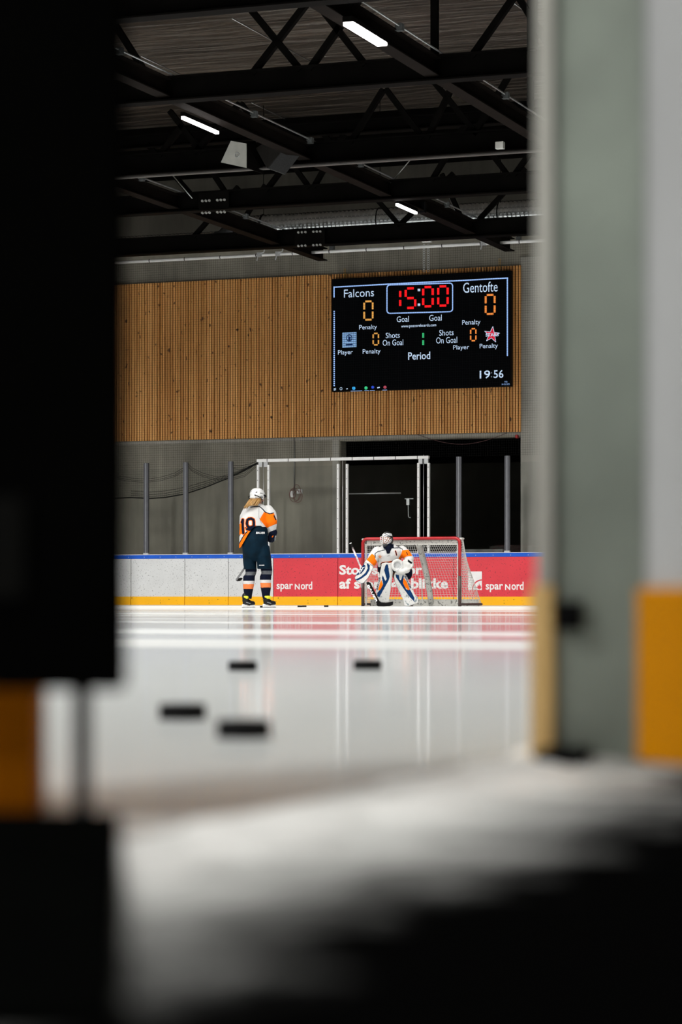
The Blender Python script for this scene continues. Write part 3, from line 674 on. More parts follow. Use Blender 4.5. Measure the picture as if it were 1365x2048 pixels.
for (u0, v0, v1) in ((690, 548, 556), (1000, 528, 540)):
    g = MB(); X = onY(u0, v1, SY + 0.06).x; z0, z1 = onY(u0, v1 - 1, SY + 0.06).z, onY(u0, v0, SY + 0.06).z
    z = st_ - 0.02
    while z < z1 + 0.1: g.tube([(X + 0.02*math.cos(k*math.pi/3), SY + 0.06, z + 0.03*math.sin(k*math.pi/3)) for k in range(6)], 0.006, 5, closed=True); z += 0.05
    build(g, 'hanging_chain', pm('brass', (0.45, 0.27, 0.06), 0.4, 0.6), sc)

# ================================================================ ROOF STEEL
HB = 7.0
TY = [26.8, 31.45, 36.8, 40.6, 45.4]
names = ['black roof truss at the very top of the view', 'black roof truss with the highest lamp just in front of it', 'black roof truss with the two loudspeakers under it', 'black roof truss in front of the silver duct, bolted splice at one end', 'black roof truss closest to the end wall, over the netting pipe']
webs = [
    [],
    [((515, 35), (610, 150)), ((600, 25), (500, 155)), ((645, 20), (737, 137)), ((690, 40), (614, 147)), ((1026, -2), (941, 118)), ((1040, -2), (1100, 95)), ((250, 80), (308, 172))],
    [((480, 207), (418, 275)), ((482, 207), (536, 275)), ((768, 178), (716, 262)), ((772, 178), (836, 262)), ((340, 222), (402, 302)), ((366, 250), (328, 300)), ((872, 168), (944, 255)), ((908, 168), (868, 250)), ((1020, 150), (960, 250))],
    [((575, 325), (530, 385)), ((590, 335), (624, 382)), ((642, 350), (625, 380)), ((338, 338), (390, 398)), ((700, 330), (738, 375)), ((905, 293), (865, 360)), ((970, 290), (1018, 352)), ((1062, 305), (1028, 352)), ((425, 345), (456, 392))],
    [((757, 402), (797, 448)), ((826, 425), (802, 448)), ((500, 420), (478, 455)), ((425, 432), (400, 460)), ((905, 395), (925, 440)), ((1000, 395), (960, 438))]]
for i, Y in enumerate(TY):
    t = thing('roof_truss', (-15, Y, HB), names[i], 'roof truss', 'roof trusses')
    h = 0.34
    g = MB(); g.ibeam((-30, Y, HB + h/2), (0.5, Y, HB + h/2), 0.24, h, 0.022, 0.016); build(g, 'bottom_chord', M_BEAM, t)
    g = MB(); tz = 8.9 if i == 4 else 8.3; g.ibeam((-30, Y, tz), (0.5, Y, tz), 0.22, 0.24, 0.02, 0.014); build(g, 'top_chord', M_BEAM, t)
    for (ut, vt), (ub, vb) in webs[i]:
        a, b = onY(ut, vt, Y), onY(ub, vb, Y); d = (a - b)
        if abs(d.z) > 1e-4:
            a2 = b + d * ((8.25 - b.z) / d.z)
            # members that meet at an apex below the top chord keep their own top
            if (ut, vt) in ((480, 207), (482, 207), (768, 178), (772, 178), (340, 222), (366, 250), (908, 168)): a2 = a
            b2 = b + d * ((HB + 0.3 - b.z) / d.z)
            g = MB(); g.beam(b2, a2, 0.085, 0.085, up=Vector((0, 1, 0))); build(g, 'diagonal', M_BEAM, t)
    for ux in {0: [], 1: [870, 1068], 2: [1062], 3: [], 4: []}[i]:
        X = onY(ux, 100, Y).x; g = MB(); g.box((X - 0.045, Y - 0.05, HB + 0.3), (X + 0.045, Y + 0.05, CEIL - 0.01)); build(g, 'hanger', M_BEAM, t)
    if i in (3, 4):
        uc, vt_, vb_ = {3: (430, 401, 425), 4: (622, 464, 491)}[i]
        for k, (dv) in enumerate((vt_, vb_)):
            for du in (-24, -17, -10, 6, 13, 20):
                g = MB(); p = onY(uc + du, dv - du*0.05, Y - 0.13); g.cyl(p, p + Vector((0, -0.035, 0)), 0.022, n=8)
                build(g, 'bolt', pm('bolt_zinc', (0.42, 0.42, 0.40), 0.5, 0.3), t)
        g = MB(); a, b = onY(uc - 32, vt_ - 4, Y - 0.13), onY(uc + 28, vb_ + 4, Y - 0.13); g.box((a.x, Y - 0.135, HB + 0.02), (b.x, Y - 0.12, HB + h - 0.02)); build(g, 'splice_plate', M_BEAM, t)
g = MB(); g.box((-33.9, YW - 0.25, 9.0), (4.9, YW - 0.002, CEIL - 0.002)); structure(build(g, 'trim_4', M_BEAM))
# longitudinal beams carrying the lamps
M_LBEAM = pm('brown_black_steel', (0.0075, 0.0056, 0.0045), 0.7, 0, 0.3, 3, spec=0.03)
beams = {}
for X, y0, y1, lab in ((-10.5, 18, 47.9, 'black lengthwise beam with the brightest lamp'), (-14.4, 18, 47.9, 'black lengthwise beam over the loudspeakers'), (-18.4, 18, 47.9, 'black lengthwise beam ending at the end wall, without a lit lamp')):
    t = thing('lamp_beam', (X, 33, HB + 0.05), lab, 'beam', 'lengthwise roof beams')
    g = MB(); g.ibeam((X, y0, HB + 0.19), (X, y1, HB + 0.19), 0.2, 0.26, 0.018, 0.014); build(g, 'girder', M_LBEAM, t)
    g = MB(); g.cyl((X + 0.13, y0, HB + 0.36), (X + 0.13, y1, HB + 0.36), 0.014, n=6); build(g, 'conduit', M_GALV, t, smooth=True)
    g = MB()
    for k in range(13):
        y = 20.5 + 2.3*k; g.box((X + 0.08, y - 0.05, HB + 0.30), (X + 0.17, y + 0.05, HB + 0.39))
    build(g, 'cable_clip', pm('clip_grey', (0.12, 0.13, 0.13), 0.5, 0.2), t)
    beams[X] = t
E_LAMP = glow('lamp_tube', (1.0, 0.93, 0.90), 9.0)
def lamp(ua, va, ub, vb, w, lab):
    a, b = onZ(ua, va, HB - 0.02), onZ(ub, vb, HB - 0.02); X = (a.x + b.x)/2
    a.x = b.x = X
    t = thing('ceiling_lamp', (X, (a.y+b.y)/2, HB - 0.05), lab, 'lamp', 'linear ceiling lamps')
    g = MB(); g.box((X - w*0.5, a.y - 0.03, HB - 0.01), (X + w*0.5, b.y + 0.03, HB + 0.05)); build(g, 'housing', M_BEAM, t)
    g = MB(); g.box((X - w/2, a.y, HB - 0.05), (X + w/2, b.y, HB - 0.01)); build(g, 'diffuser', E_LAMP, t)
lamp(692, 46, 770, 87, 0.125, 'large bright linear lamp under the beam near the top'); lamp(365, 234, 436, 264, 0.05, 'thin lit lamp beside the loudspeakers'); lamp(795, 408, 832, 425, 0.045, 'small lit lamp in front of the silver duct')
# spiral ducts
M_DUCT = pm('duct_steel', (0.80, 0.84, 0.86), 0.22, 0.9, 0.2, 8)
def duct(u0, u1, Y, vc, r, lab):
    a, b = onY(u0, vc, Y), onY(u1, vc, Y); z = onY(682, vc, Y).z; g = MB(); pts = []; rs = []; x = a.x
    while x < b.x:
        for dx, rr in ((0, r), (0.018, r), (0.026, r*1.022), (0.038, r*1.022), (0.046, r)): pts.append((x + dx, Y, z)); rs.append(rr)
        x += 0.085
    g.tube(pts, rs, 24); t = thing('ventilation_duct', ((a.x+b.x)/2, Y, z - r), lab, 'duct', 'spiral ducts'); build(g, 'pipe', M_DUCT, t, smooth=True)
    g = MB(); x = a.x + 0.5
    while x < b.x: g.tube([(x, Y + 1.03*r*math.cos(k*math.pi/10), z + 1.03*r*math.sin(k*math.pi/10)) for k in range(20)], 0.012, 6, closed=True); g.cyl((x, Y, z + r), (x, Y, CEIL), 0.008, n=6); x += 2.5
    build(g, 'hanger', M_BEAM, t)
duct(482, 1150, 46.75, 446, 0.25, 'long silver spiral duct under the roof')
duct(180, 436, 46.6, 468, 0.19, 'short lower spiral duct section beside the bolted truss')
g = MB(); a, b = onY(432, 468, 46.6), onY(486, 446, 46.75); zz1, zz0 = onY(682, 446, 46.75).z, onY(682, 468, 46.6).z
g.tube([(a.x, 46.6, zz0), (a.x + 0.15, 46.62, zz0 + 0.02), (b.x - 0.15, 46.73, zz1 - 0.02), (b.x, 46.75, zz1)], [0.19, 0.19, 0.25, 0.25], 24)
tag(build(g, 'duct_reducer', pm('duct_dull', (0.08, 0.085, 0.09), 0.5, 0.6), smooth=True), 'dull duct reducer joining the two silver ducts', 'duct')

# loudspeakers
def speaker(front, depthv, lab, ff, col):
    """front: four px corners at Y; depthv: world offset to the back"""
    P = [onY(u, v, ff) for u, v in front]; base = sum(P, Vector())/4; t = thing('loudspeaker', base, lab, 'loudspeaker', 'roof loudspeakers')
    return P, t
SPY = 36.2
P = [onY(u, v, SPY) for u, v in ((463, 282), (494, 287.5), (494, 336), (443, 325))]
t = thing('loudspeaker', sum(P, Vector())/4, 'wedge loudspeaker with pale front hung beneath the truss', 'loudspeaker', 'roof loudspeakers')
g = MB(); back = [onY(u, v, SPY + 0.45) for u, v in ((500, 282), (512, 282), (531, 350), (500, 336))]
g.add(P + back, [(0,1,2,3), (7,6,5,4), (0,4,5,1), (1,5,6,2), (2,6,7,3), (3,7,4,0)]); build(g, 'cabinet', M_BEAM, t, bevel=0.01)
g = MB(); g.add([p + Vector((0, -0.012, 0)) for p in P], [(0,1,2,3)]); g.prism([p + Vector((0, -0.02, 0)) for p in P], (0, 0.018, 0)); build(g, 'front_plate', pm('speaker_pale', (0.42, 0.42, 0.38), 0.6), t)
g = MB(); cc = sum(P, Vector())/4 + Vector((0.02, -0.024, -0.02)); g.tube([cc + Vector((0.035*math.cos(k*math.pi/6), 0, 0.035*math.sin(k*math.pi/6))) for k in range(12)], 0.008, 6, closed=True); build(g, 'badge', M_GALV, t)
g = MB(); g.beam(sum(P, Vector())/4 + Vector((0.1, 0.25, 0.15)), (sum(P, Vector())/4).to_tuple()[:2] + (HB + 0.1,), 0.05, 0.05); build(g, 'bracket', M_BEAM, t)
P = [onY(567, 297, SPY - 0.1), onY(602, 309, SPY + 0.15), onY(570, 350, SPY), onY(534, 337, SPY - 0.25)]
t = thing('loudspeaker', sum(P, Vector())/4, 'dark tilted loudspeaker beside the pale wedge speaker', 'loudspeaker', 'roof loudspeakers')
Q = [onY(542, 278, SPY + 0.3), onY(560, 278, SPY + 0.5), onY(540, 300, SPY + 0.5), onY(511, 296, SPY + 0.3)]
g = MB(); g.add(P + Q, [(0,1,2,3), (7,6,5,4), (0,4,5,1), (1,5,6,2), (2,6,7,3), (3,7,4,0)]); build(g, 'cabinet', pm('speaker_dark', (0.028, 0.027, 0.025), 0.6), t, bevel=0.01)
g = MB(); nrm = (P[1]-P[0]).cross(P[3]-P[0]).normalized(); nrm = nrm if nrm.y < 0 else -nrm
g.prism([p*0.94 + sum(P, Vector())/4*0.06 + nrm*0.005 for p in P], nrm*0.01); build(g, 'grille', pm('speaker_grille', (0.018, 0.018, 0.018), 0.7, 0, 0.5, 80), t)
g = MB(); g.beam(onY(535, 268, SPY + 0.3), onY(535, 285, SPY + 0.35), 0.06, 0.06); build(g, 'bracket', M_BEAM, t)

# small fittings on the steel
def fitting(u, v, Y, w, h, lab, m=None):
    p = onY(u, v, Y); g = MB(); g.box((p.x - w/2, p.y - 0.05, p.z - h/2), (p.x + w/2, p.y + 0.05, p.z + h/2)); tag(build(g, 'sensor_box', m or pm('fitting_white', (0.62, 0.62, 0.58), 0.5), bevel=0.008), lab, 'box', 'small white boxes on the roof steel')
fitting(442, 225, 33.6, 0.06, 0.12, 'small white box on the beam behind the thin lamp'); fitting(760, 362, 40.4, 0.06, 0.11, 'small white box standing on the bolted truss, mid-span')
fitting(302, 393, 40.4, 0.07, 0.11, 'small white box at the truss end beside the black door edge'); fitting(1001, 291, 36.5, 0.13, 0.11, 'white emergency fitting hung from the truss by the concrete side')
fitting(845, 415, 42.3, 0.13, 0.2, 'black control box beside the small lit lamp', M_BLACK)
# grey pipe rail below the third truss
g = MB(); z = onY(660, 328, 36.5).z; g.beam((-28, 36.55, z), (-3, 36.55, z), 0.10, 0.02); tag(build(g, 'cable_tray', pm('tray_grey', (0.09, 0.085, 0.08), 0.5, 0.3)), 'thin grey cable tray along the truss that holds the loudspeakers', 'cable tray')
# slanting tension rods on the ceiling and bracing
for u0, v0, u1, v1, lab in ((455, 38, 640, 128, 'thin pale wire along the foil ceiling behind the crossed truss members'), (278, 113, 392, 162, 'thin pale wire along the foil ceiling close to the black door edge'), (500, 206, 590, 245, 'thin pale wire along the foil ceiling above the loudspeakers'), (1020, 6, 1075, 36, 'thin pale wire along the foil ceiling close to the steel jamb')):
    a, b = onZ(u0, v0, CEIL - 0.012), onZ(u1, v1, CEIL - 0.012); xm_ = (a.x + b.x)/2; g = MB(); g.tube([(xm_, a.y, CEIL - 0.012), (xm_, b.y, CEIL - 0.012)], 0.010, 6); tag(build(g, 'ceiling_wire', M_GALV, smooth=True), lab, 'wire', 'ceiling wires')
for pts, lab in (([(333, 336, 40.46), (385, 397, 40.46)], 'bright slanting stay rod before the far truss'), ([(838, 300, 40.6), (782, 366, 40.6)], 'thin slanting stay with pale sleeve at mid-span'), ([(899, 395, 45.42), (920, 440, 45.42)], 'short slanting stay over the duct')):
    g = MB(); g.tube([onY(u, v, y) for u, v, y in pts], 0.010, 6); tag(build(g, 'tie_rod', M_GALV, smooth=True), lab, 'rod', 'roof tie rods')

# ================================================================ GOAL
NYF = 43.1
gl, gr_ = onY(726.3, 1150, NYF).x, onY(920.3, 1150, NYF).x; GH = onY(823, 1077, NYF).z; PR = 0.030
goal = thing('goal_net', ((gl+gr_)/2, NYF, 0), 'red-framed ice hockey goal with white mesh standing before the red boards', 'goal')
xl, xr = gl, gr_
def arc(c, r, a0, a1, n, f): return [f(c[0] + r*math.cos(a0 + (a1-a0)*k/n), c[1] + r*math.sin(a0 + (a1-a0)*k/n)) for k in range(n+1)]
def V3(x, z): return Vector((x, NYF, z))
zs_ = 0.55
g = MB(); rc = 0.09
top = [V3(xl, zs_)] + arc((xl + rc, GH - rc), rc, math.pi, math.pi/2, 6, V3) + arc((xr - rc, GH - rc), rc, math.pi/2, 0, 6, V3) + [V3(xr, zs_)]
g.tube(top, PR, 14); build(g, 'post_frame', M_RED, goal, smooth=True)
g = MB(); g.cyl((xl, NYF, 0), (xl, NYF, zs_), PR, n=14); build(g, 'lower_post', M_POSTDK, goal, smooth=True)
g = MB(); g.cyl((xr, NYF, 0), (xr, NYF, zs_), PR, n=14); build(g, 'lower_post', M_POSTDK, goal, smooth=True)
DT, DB = 0.34, 1.16       # depth at the top and at the ice
def back_path(depth, inset, z, n=10, bulge=0.10):
    """plan curve from one post round the back to the other"""
    P = [Vector((xl, NYF, z))]
    r = min(0.42, depth*0.8)
    for k in range(n+1):
        t = math.pi - (math.pi/2)*k/n; P.append(Vector((xl - bulge + r + r*math.cos(t), NYF + depth - r + r*math.sin(t), z)))
    for k in range(n+1):
        t = math.pi/2 - (math.pi/2)*k/n; P.append(Vector((xr + bulge - r + r*math.cos(t), NYF + depth - r + r*math.sin(t), z)))
    P.append(Vector((xr, NYF, z))); return P
pb = back_path(DB, 0, 0.035, bulge=0.16); ptop = back_path(DT, 0, GH - 0.01, bulge=0.03)
g = MB(); g.tube(pb, 0.022, 8); build(g, 'base_bar', M_POSTDK, goal, smooth=True)
g = MB(); g.tube(ptop, 0.020, 8); build(g, 'top_bar', M_PAD, goal, smooth=True)
xm = (xl + xr)/2
g = MB(); pts = []
a, b = Vector((xm, NYF + DT, GH - 0.02)), Vector((xm, NYF + DB, 0.04))
for k in range(9): t = k/8; pts.append(a.lerp(b, t) + Vector((0, 0.10*math.sin(math.pi*t), 0.03*math.sin(math.pi*t))))
g.tube(pts, 0.055, 10); build(g, 'centre_strut', M_PAD, goal, smooth=True)
# skirt padding along the base and below the crossbar
def ribbon(path, z0, z1, off, thick=0.03):
    g = MB(); n = len(path); c = Vector((xm, NYF + 0.3, 0))
    rings = []
    for p in path:
        d = Vector((c.x - p.x, c.y - p.y, 0)).normalized()*thick
        rings.append([Vector((p.x, p.y, z0)), Vector((p.x + d.x, p.y + d.y, z0)), Vector((p.x + d.x, p.y + d.y, z1)), Vector((p.x, p.y, z1))])
    g.loft(rings); return g
build(ribbon(pb[2:-6], 0.0, 0.125, 0), 'skirt', M_PAD, goal)
g = MB(); g.box((xl + 0.06, NYF + 0.03, GH - 0.125), (xr - 0.05, NYF + 0.055, GH - 0.035)); build(g, 'top_padding', M_PAD, goal, bevel=0.01)
g = MB(); g.box((xl + 0.032, NYF + 0.03, 0.02), (xl + 0.06, NYF + 0.055, GH - 0.09)); g.box((xr - 0.06, NYF + 0.03, 0.02), (xr - 0.032, NYF + 0.055, GH - 0.09)); build(g, 'post_padding', M_PAD, goal)
# mesh: columns hang from the top bar to the base bar, rows ring round
def resample(P, n):
    L_ = [0]
    for a, b in zip(P[:-1], P[1:]): L_.append(L_[-1] + (b-a).length)
    out = []; j = 0
    for i in range(n):
        s = L_[-1]*i/(n-1)
        while j < len(P)-2 and L_[j+1] < s: j += 1
        out.append(P[j].lerp(P[j+1], (s - L_[j])/max(1e-9, L_[j+1]-L_[j])))
    return out
NCOL, NROW = 66, 27
tp, bp = resample(ptop, NCOL), resample(pb, NCOL)
def meshpt(i, t):
    a, b = tp[i], bp[i]; p = a.lerp(b, t); e = math.sin(math.pi*t); s = i/(NCOL-1)
    inner = min(1, min(s, 1-s)*6)
    return p + Vector((0, 0.14*e*inner*(1 if True else 0), -0.0))
g = MB(); r = 0.0036
for i in range(NCOL): g.tube([meshpt(i, k/8) for k in range(9)], r, 3)
for k in range(1, NROW): g.tube([meshpt(i, k/NROW) for i in range(NCOL)], r, 3)
for i in range(0, NCOL, 2):   # roof of the net
    q = tp[i]; g.tube([q, Vector((q.x, NYF + 0.03, GH - 0.01))], r, 3)
for k in range(1, 6): y = NYF + 0.03 + (DT-0.05)*k/6; g.tube([Vector((xl, y, GH)), Vector((xr, y, GH))], r, 3)
build(g, 'mesh', M_NETW, goal)
g = MB(); xx = onY(903.5/1.0, 1190, NYF + DB).x; 
g.tube([onY(844, 1160, NYF + DB - 0.02), onY(845, 1206, NYF + DB - 0.02)], 0.010, 6); build(g, 'lace', M_NETW, goal)

# ================================================================ PUCKS
def puck(X, Y, lab, grp=None, proto=[None]):
    if proto[0] is None:
        g = MB(); n = 40; prof = [(0.030, 0), (0.0375, 0.0), (0.0381, 0.001), (0.0381, 0.0244), (0.0375, 0.0254), (0.030, 0.0254)]
        g.loft([[Vector((rr*math.cos(2*math.pi*j/n), rr*math.sin(2*math.pi*j/n), z)) for j in range(n)] for rr, z in prof])
        o = build(g, 'hockey_puck', M_RUB, smooth=False, bevel=0.001); proto[0] = o
    else: o = proto[0].copy(); C.objects.link(o)
    o.location = (X, Y, 0.0); o.rotation_euler = (0, 0, random.uniform(0, 6)); return tag(o, lab, 'puck', 'pucks on the ice')
for u, z, lab in ((487.5, 3.50, 'black puck on the ice, lowest and largest in view'), (365, 4.02, 'black puck on the ice beside the lowest one'),
                  (485.5, 6.62, 'black puck on the ice in line under the skater reflection'), (735.5, 6.72, 'black puck on the ice in line under the goalkeeper side')):
    p = atz(u, z, 0); puck(p.x, p.y, lab)
for u, v, lab in ((600, 1214.2, 'tiny far puck beside the skater, first of a touching pair'), (609, 1214.0, 'tiny far puck touching its pair on the goal side'), (653, 1213.8, 'tiny lone far puck midway between skater and goal'), (525, 1215.2, 'tiny far puck right behind the skater heel')):
    p = onZ(u, v, 0); puck(p.x, p.y, lab)

# ================================================================ SKATER
M_JW = pm('jersey_white', (0.55, 0.545, 0.54), 0.8, 0, 0.05, 8, 0.7, bscale=9, spec=0.15); M_JO = pm('jersey_orange', (0.82, 0.150, 0.002), 0.8, 0, 0.08, 6, 0.6, bscale=9, spec=0.1)
M_NAVY = pm('navy_cloth', (0.004, 0.006, 0.016), 0.8, 0, 0.15, 8, 0.25, bscale=10, spec=0.06); M_PANT = pm('pant_teal_navy', (0.0008, 0.0095, 0.019), 0.7, 0, 0.4, 6, 0.9, bscale=7, spec=0.08)
M_SKIN = pm('skin', (0.36, 0.17, 0.11), 0.5, 0, 0.06); M_HAIR = pm('blonde_hair', (0.34, 0.185, 0.055), 0.5, 0, 0.4, 40, 0, (1, 1, 0.1))
M_TAPE = pm('sock_tape', (0.07, 0.075, 0.085), 0.5, 0, 0.3, 12); M_SORG = pm('sock_orange', (0.72, 0.17, 0.035), 0.75); M_HELW = pm('helmet_white', (0.66, 0.66, 0.65), 0.25, 0, 0.03)
M_SKATE = pm('skate_black', (0.006, 0.006, 0.0065), 0.45, 0, 0.3, 14, spec=0.25); M_TONGUE = pm('tongue_yellow', (0.75, 0.72, 0.02), 0.5); M_STEEL = pm('blade_steel', (0.6, 0.6, 0.62), 0.25, 0.9)
M_HOLD = pm('holder_white', (0.78, 0.78, 0.77), 0.35, 0, 0.08, 20); M_GREYP = pm('grey_print', (0.30, 0.32, 0.34), 0.5)

root_p = atz(450 + 510/7.585, 39.67, 0.0)
sk = thing('person', root_p, 'person in orange and white 19 jersey and white helmet standing on skates, seen from behind', 'person', None, TH)
LOC[sk.name] = Vector((0, 0, 0))
def S(xz, yz, y=0.0): return Vector(((xz - 510)/956, y, (1937 - yz)/956))
K = 1/956
def Sx(p): return p.x*956 + 510, 1937 - p.z*956
# body: one continuous figure, mostly under clothing
g = MB()
g.ell(S(497, 235, 0.0), (0.078, 0.098, 0.118)); g.limb([S(500, 330, 0.0), S(505, 400, -0.005)], [0.055, 0.06])
g.ell(S(545, 262, 0.06), (0.045, 0.05, 0.06)); g.ell(S(572, 255, 0.085), (0.016, 0.02, 0.022)); g.ell(S(560, 305, 0.075), (0.032, 0.035, 0.028))   # face turned away: cheek, nose, chin
g.oval([(S(470, 900).x, 0.03, S(0, 900).z, 0.15, 0.10), (S(455, 780).x, 0.03, S(0, 780).z, 0.14, 0.095), (S(450, 640).x, 0.03, S(0, 640).z, 0.15, 0.09), (S(480, 520).x, 0.02, S(0, 520).z, 0.17, 0.09), (S(505, 430).x, 0.0, S(0, 430).z, 0.13, 0.07), (S(505, 395).x, 0, S(0, 395).z, 0.07, 0.06)])
for P_, r_ in (([S(655, 480, 0.0), S(690, 650, -0.02), S(700, 820, 0.10), S(690, 860, 0.15)], [0.06, 0.048, 0.034, 0.03]), ([S(340, 490, 0.05), S(300, 680, 0.14), S(460, 830, 0.25), S(520, 850, 0.26)], [0.06, 0.048, 0.034, 0.03]),
               ([S(550, 930, 0.02), S(630, 1390, -0.02), S(625, 1760, 0.0)], [0.09, 0.06, 0.045]), ([S(395, 930, 0.05), S(392, 1390, 0.05), S(350, 1760, 0.06)], [0.09, 0.06, 0.045])):
    g.limb(P_, r_)
for cx, dy in ((690, 0.15), (520, 0.26)):
    for f in range(4): g.limb([S(cx - 8 + f*7, 870 + f*6, dy + 0.02), S(cx - 25 + f*5, 895 + f*7, dy + 0.05), S(cx - 35 + f*4, 885 + f*7, dy + 0.01)], [0.010, 0.009, 0.008], 8)
    g.limb([S(cx - 15, 855, dy), S(cx - 40, 870, dy - 0.01)], [0.011, 0.009], 8)
sculpt(g, 'body', M_SKIN, sk, 0.011, 3)
# jersey
g = MB()
secs = [(480, 355, 0.0, 0.072, 0.07), (500, 385, 0.0, 0.11, 0.09), (512, 420, -0.005, 0.185, 0.12), (505, 470, -0.005, 0.225, 0.145), (480, 520, -0.01, 0.222, 0.155), (450, 590, -0.01, 0.222, 0.165), (432, 700, -0.01, 0.216, 0.172), (420, 800, -0.01, 0.208, 0.176), (415, 900, -0.01, 0.205, 0.18), (415, 1030, -0.01, 0.208, 0.18)]
g.oval([(S(a, 0).x, y, S(0, b).z, rx, ry) for a, b, y, rx, ry in secs], 32)
g.limb([S(655, 455, -0.01), S(690, 520, -0.04), S(705, 610, -0.06), S(706, 700, -0.01), S(708, 780, 0.05)], [0.085, 0.10, 0.098, 0.085, 0.068])
g.limb([S(345, 470, 0.03), S(295, 560, 0.07), S(285, 690, 0.12), S(380, 800, 0.20), S(480, 830, 0.24)], [0.08, 0.078, 0.072, 0.065, 0.06])
HEM = [(120, 1130), (246, 1012), (300, 925), (355, 830), (415, 742), (470, 700), (540, 690), (620, 735), (660, 800), (700, 850)]
def hem_z(x):
    for (a, b), (c, d) in zip(HEM[:-1], HEM[1:]):
        if a <= x <= c: return b + (d-b)*(x-a)/(c-a)
    return 1130 if x < 120 else 850
NINE = [(446, 640), (438, 605), (410, 590), (372, 592), (348, 612), (340, 660), (352, 705), (385, 722), (425, 712), (446, 690), (446, 640)]
NTAIL = [(446, 690), (420, 740), (380, 755), (345, 748)]
ONE = [(276, 605), (275, 700), (285, 805)]; FLAG = [(262, 640), (276, 610)]
ORG = [(598, 488), (690, 520), (745, 498), (810, 655), (640, 728), (532, 600)]
def jersey_paint(c, n):
    x, z = Sx(c)
    arm = x > 640 and z > 640
    hz = hem_z(x)
    if z > hz + 2 and not (x > 628 and c.y < 0.2 and z < 800): return None
    if n.y < 0.35:
        if dline(x, z, [(395, 412), (450, 405), (530, 404), (575, 440), (620, 490), (685, 516), (742, 500)]) < 7.5: return 2
        if inpoly(x, z, ORG) and c.y < 0.12:
            if dline(x, z, [(752, 545), (775, 600)]) < 9: return 2
            return 1
        if c.y < 0.06:
            d = min(dline(x, z, NINE), dline(x, z, NTAIL), dline(x, z, ONE), dline(x, z, FLAG))
            if d < 20: return 2
            if d < 29: return 1
        if dline(x, z, [(520, 425), (520, 560), (560, 660)]) < 3: return 3
    if inpoly(x, z, [(200, 660), (256, 660), (262, 820), (200, 830)]) and n.x < -0.2 : return 1
    if c.y < 0.25 and x < 520:
        d = dline(x, z, HEM[:6]); k = min(1, max(0, (455 - x)/170))
        if d < 42*k: return 1
        if d < 42*k + 14: return 2
        if d < 88*k + 13: return 0
        if d < 88*k + 24 and x < 380: return 2
    return 0
sculpt(g, 'jersey', [M_JW, M_JO, M_NAVY, M_TAPE], sk, 0.006, 8, jersey_paint)
# hockey pants
g = MB()
g.oval([(S(a, 0).x, y, S(0, b).z, rx, ry) for a, b, y, rx, ry in ((505, 692, 0.0, 0.128, 0.135), (512, 730, -0.005, 0.142, 0.16), (490, 800, -0.01, 0.172, 0.178), (465, 900, -0.02, 0.200, 0.19), (462, 1010, -0.02, 0.208, 0.195), (470, 1110, -0.01, 0.209, 0.185), (480, 1170, 0, 0.200, 0.16), (484, 1225, 0.02, 0.15, 0.10))], 32)
g.oval([(S(a, 0).x, y, S(0, b).z, rx, ry) for a, b, y, rx, ry in ((572, 1000, -0.02, 0.11, 0.155), (588, 1150, -0.045, 0.117, 0.155), (600, 1270, -0.045, 0.117, 0.145), (604, 1347, -0.045, 0.116, 0.135))])
g.oval([(S(a, 0).x, y, S(0, b).z, rx, ry) for a, b, y, rx, ry in ((370, 1000, 0.03, 0.11, 0.155), (372, 1150, 0.035, 0.108, 0.15), (379, 1270, 0.04, 0.106, 0.14), (386, 1352, 0.045, 0.102, 0.13))])
def pant_paint(c, n):
    x, z = Sx(c)
    if z < 720 and dline(x, z, [(420, 745), (480, 700), (560, 692), (630, 735)]) < 9: return 1
    return 0
pants = sculpt(g, 'hockey_pants', [M_PANT, M_NAVY], sk, 0.008, 4, pant_paint)
def surf_text(body, x0, x1, z0, z1, yfn, mat, parent, conv, slant=0.0, name='lettering', bold=0.02):
    a, b = conv(x0, z1), conv(x1, z0); w, h = b.x - a.x, b.z - a.z
    return text_mesh(name, body, (w, h), mat, parent, lambda x, y: (a.x + x + slant*y, yfn(a.x + x, a.z + y), a.z + y), bold, local=True)
def on_body(child, dy=-0.006):
    from mathutils.bvhtree import BVHTree
    bvh = BVHTree.FromPolygons([v.co for v in child.data.vertices], [p.vertices for p in child.data.polygons])
    def f(x, z):
        h = bvh.ray_cast(Vector((x, -2, z)), Vector((0, 1, 0)))
        return (h[0].y if h[0] is not None else 0) + dy
    return f
pf = on_body(pants, -0.008)
surf_text('BAUER', 478, 612, 788, 820, pf, M_PRINT, sk, S, 0.25)
surf_text('BAUER', 524, 606, 1286, 1300, pf, M_PRINT, sk, S, 0.2)
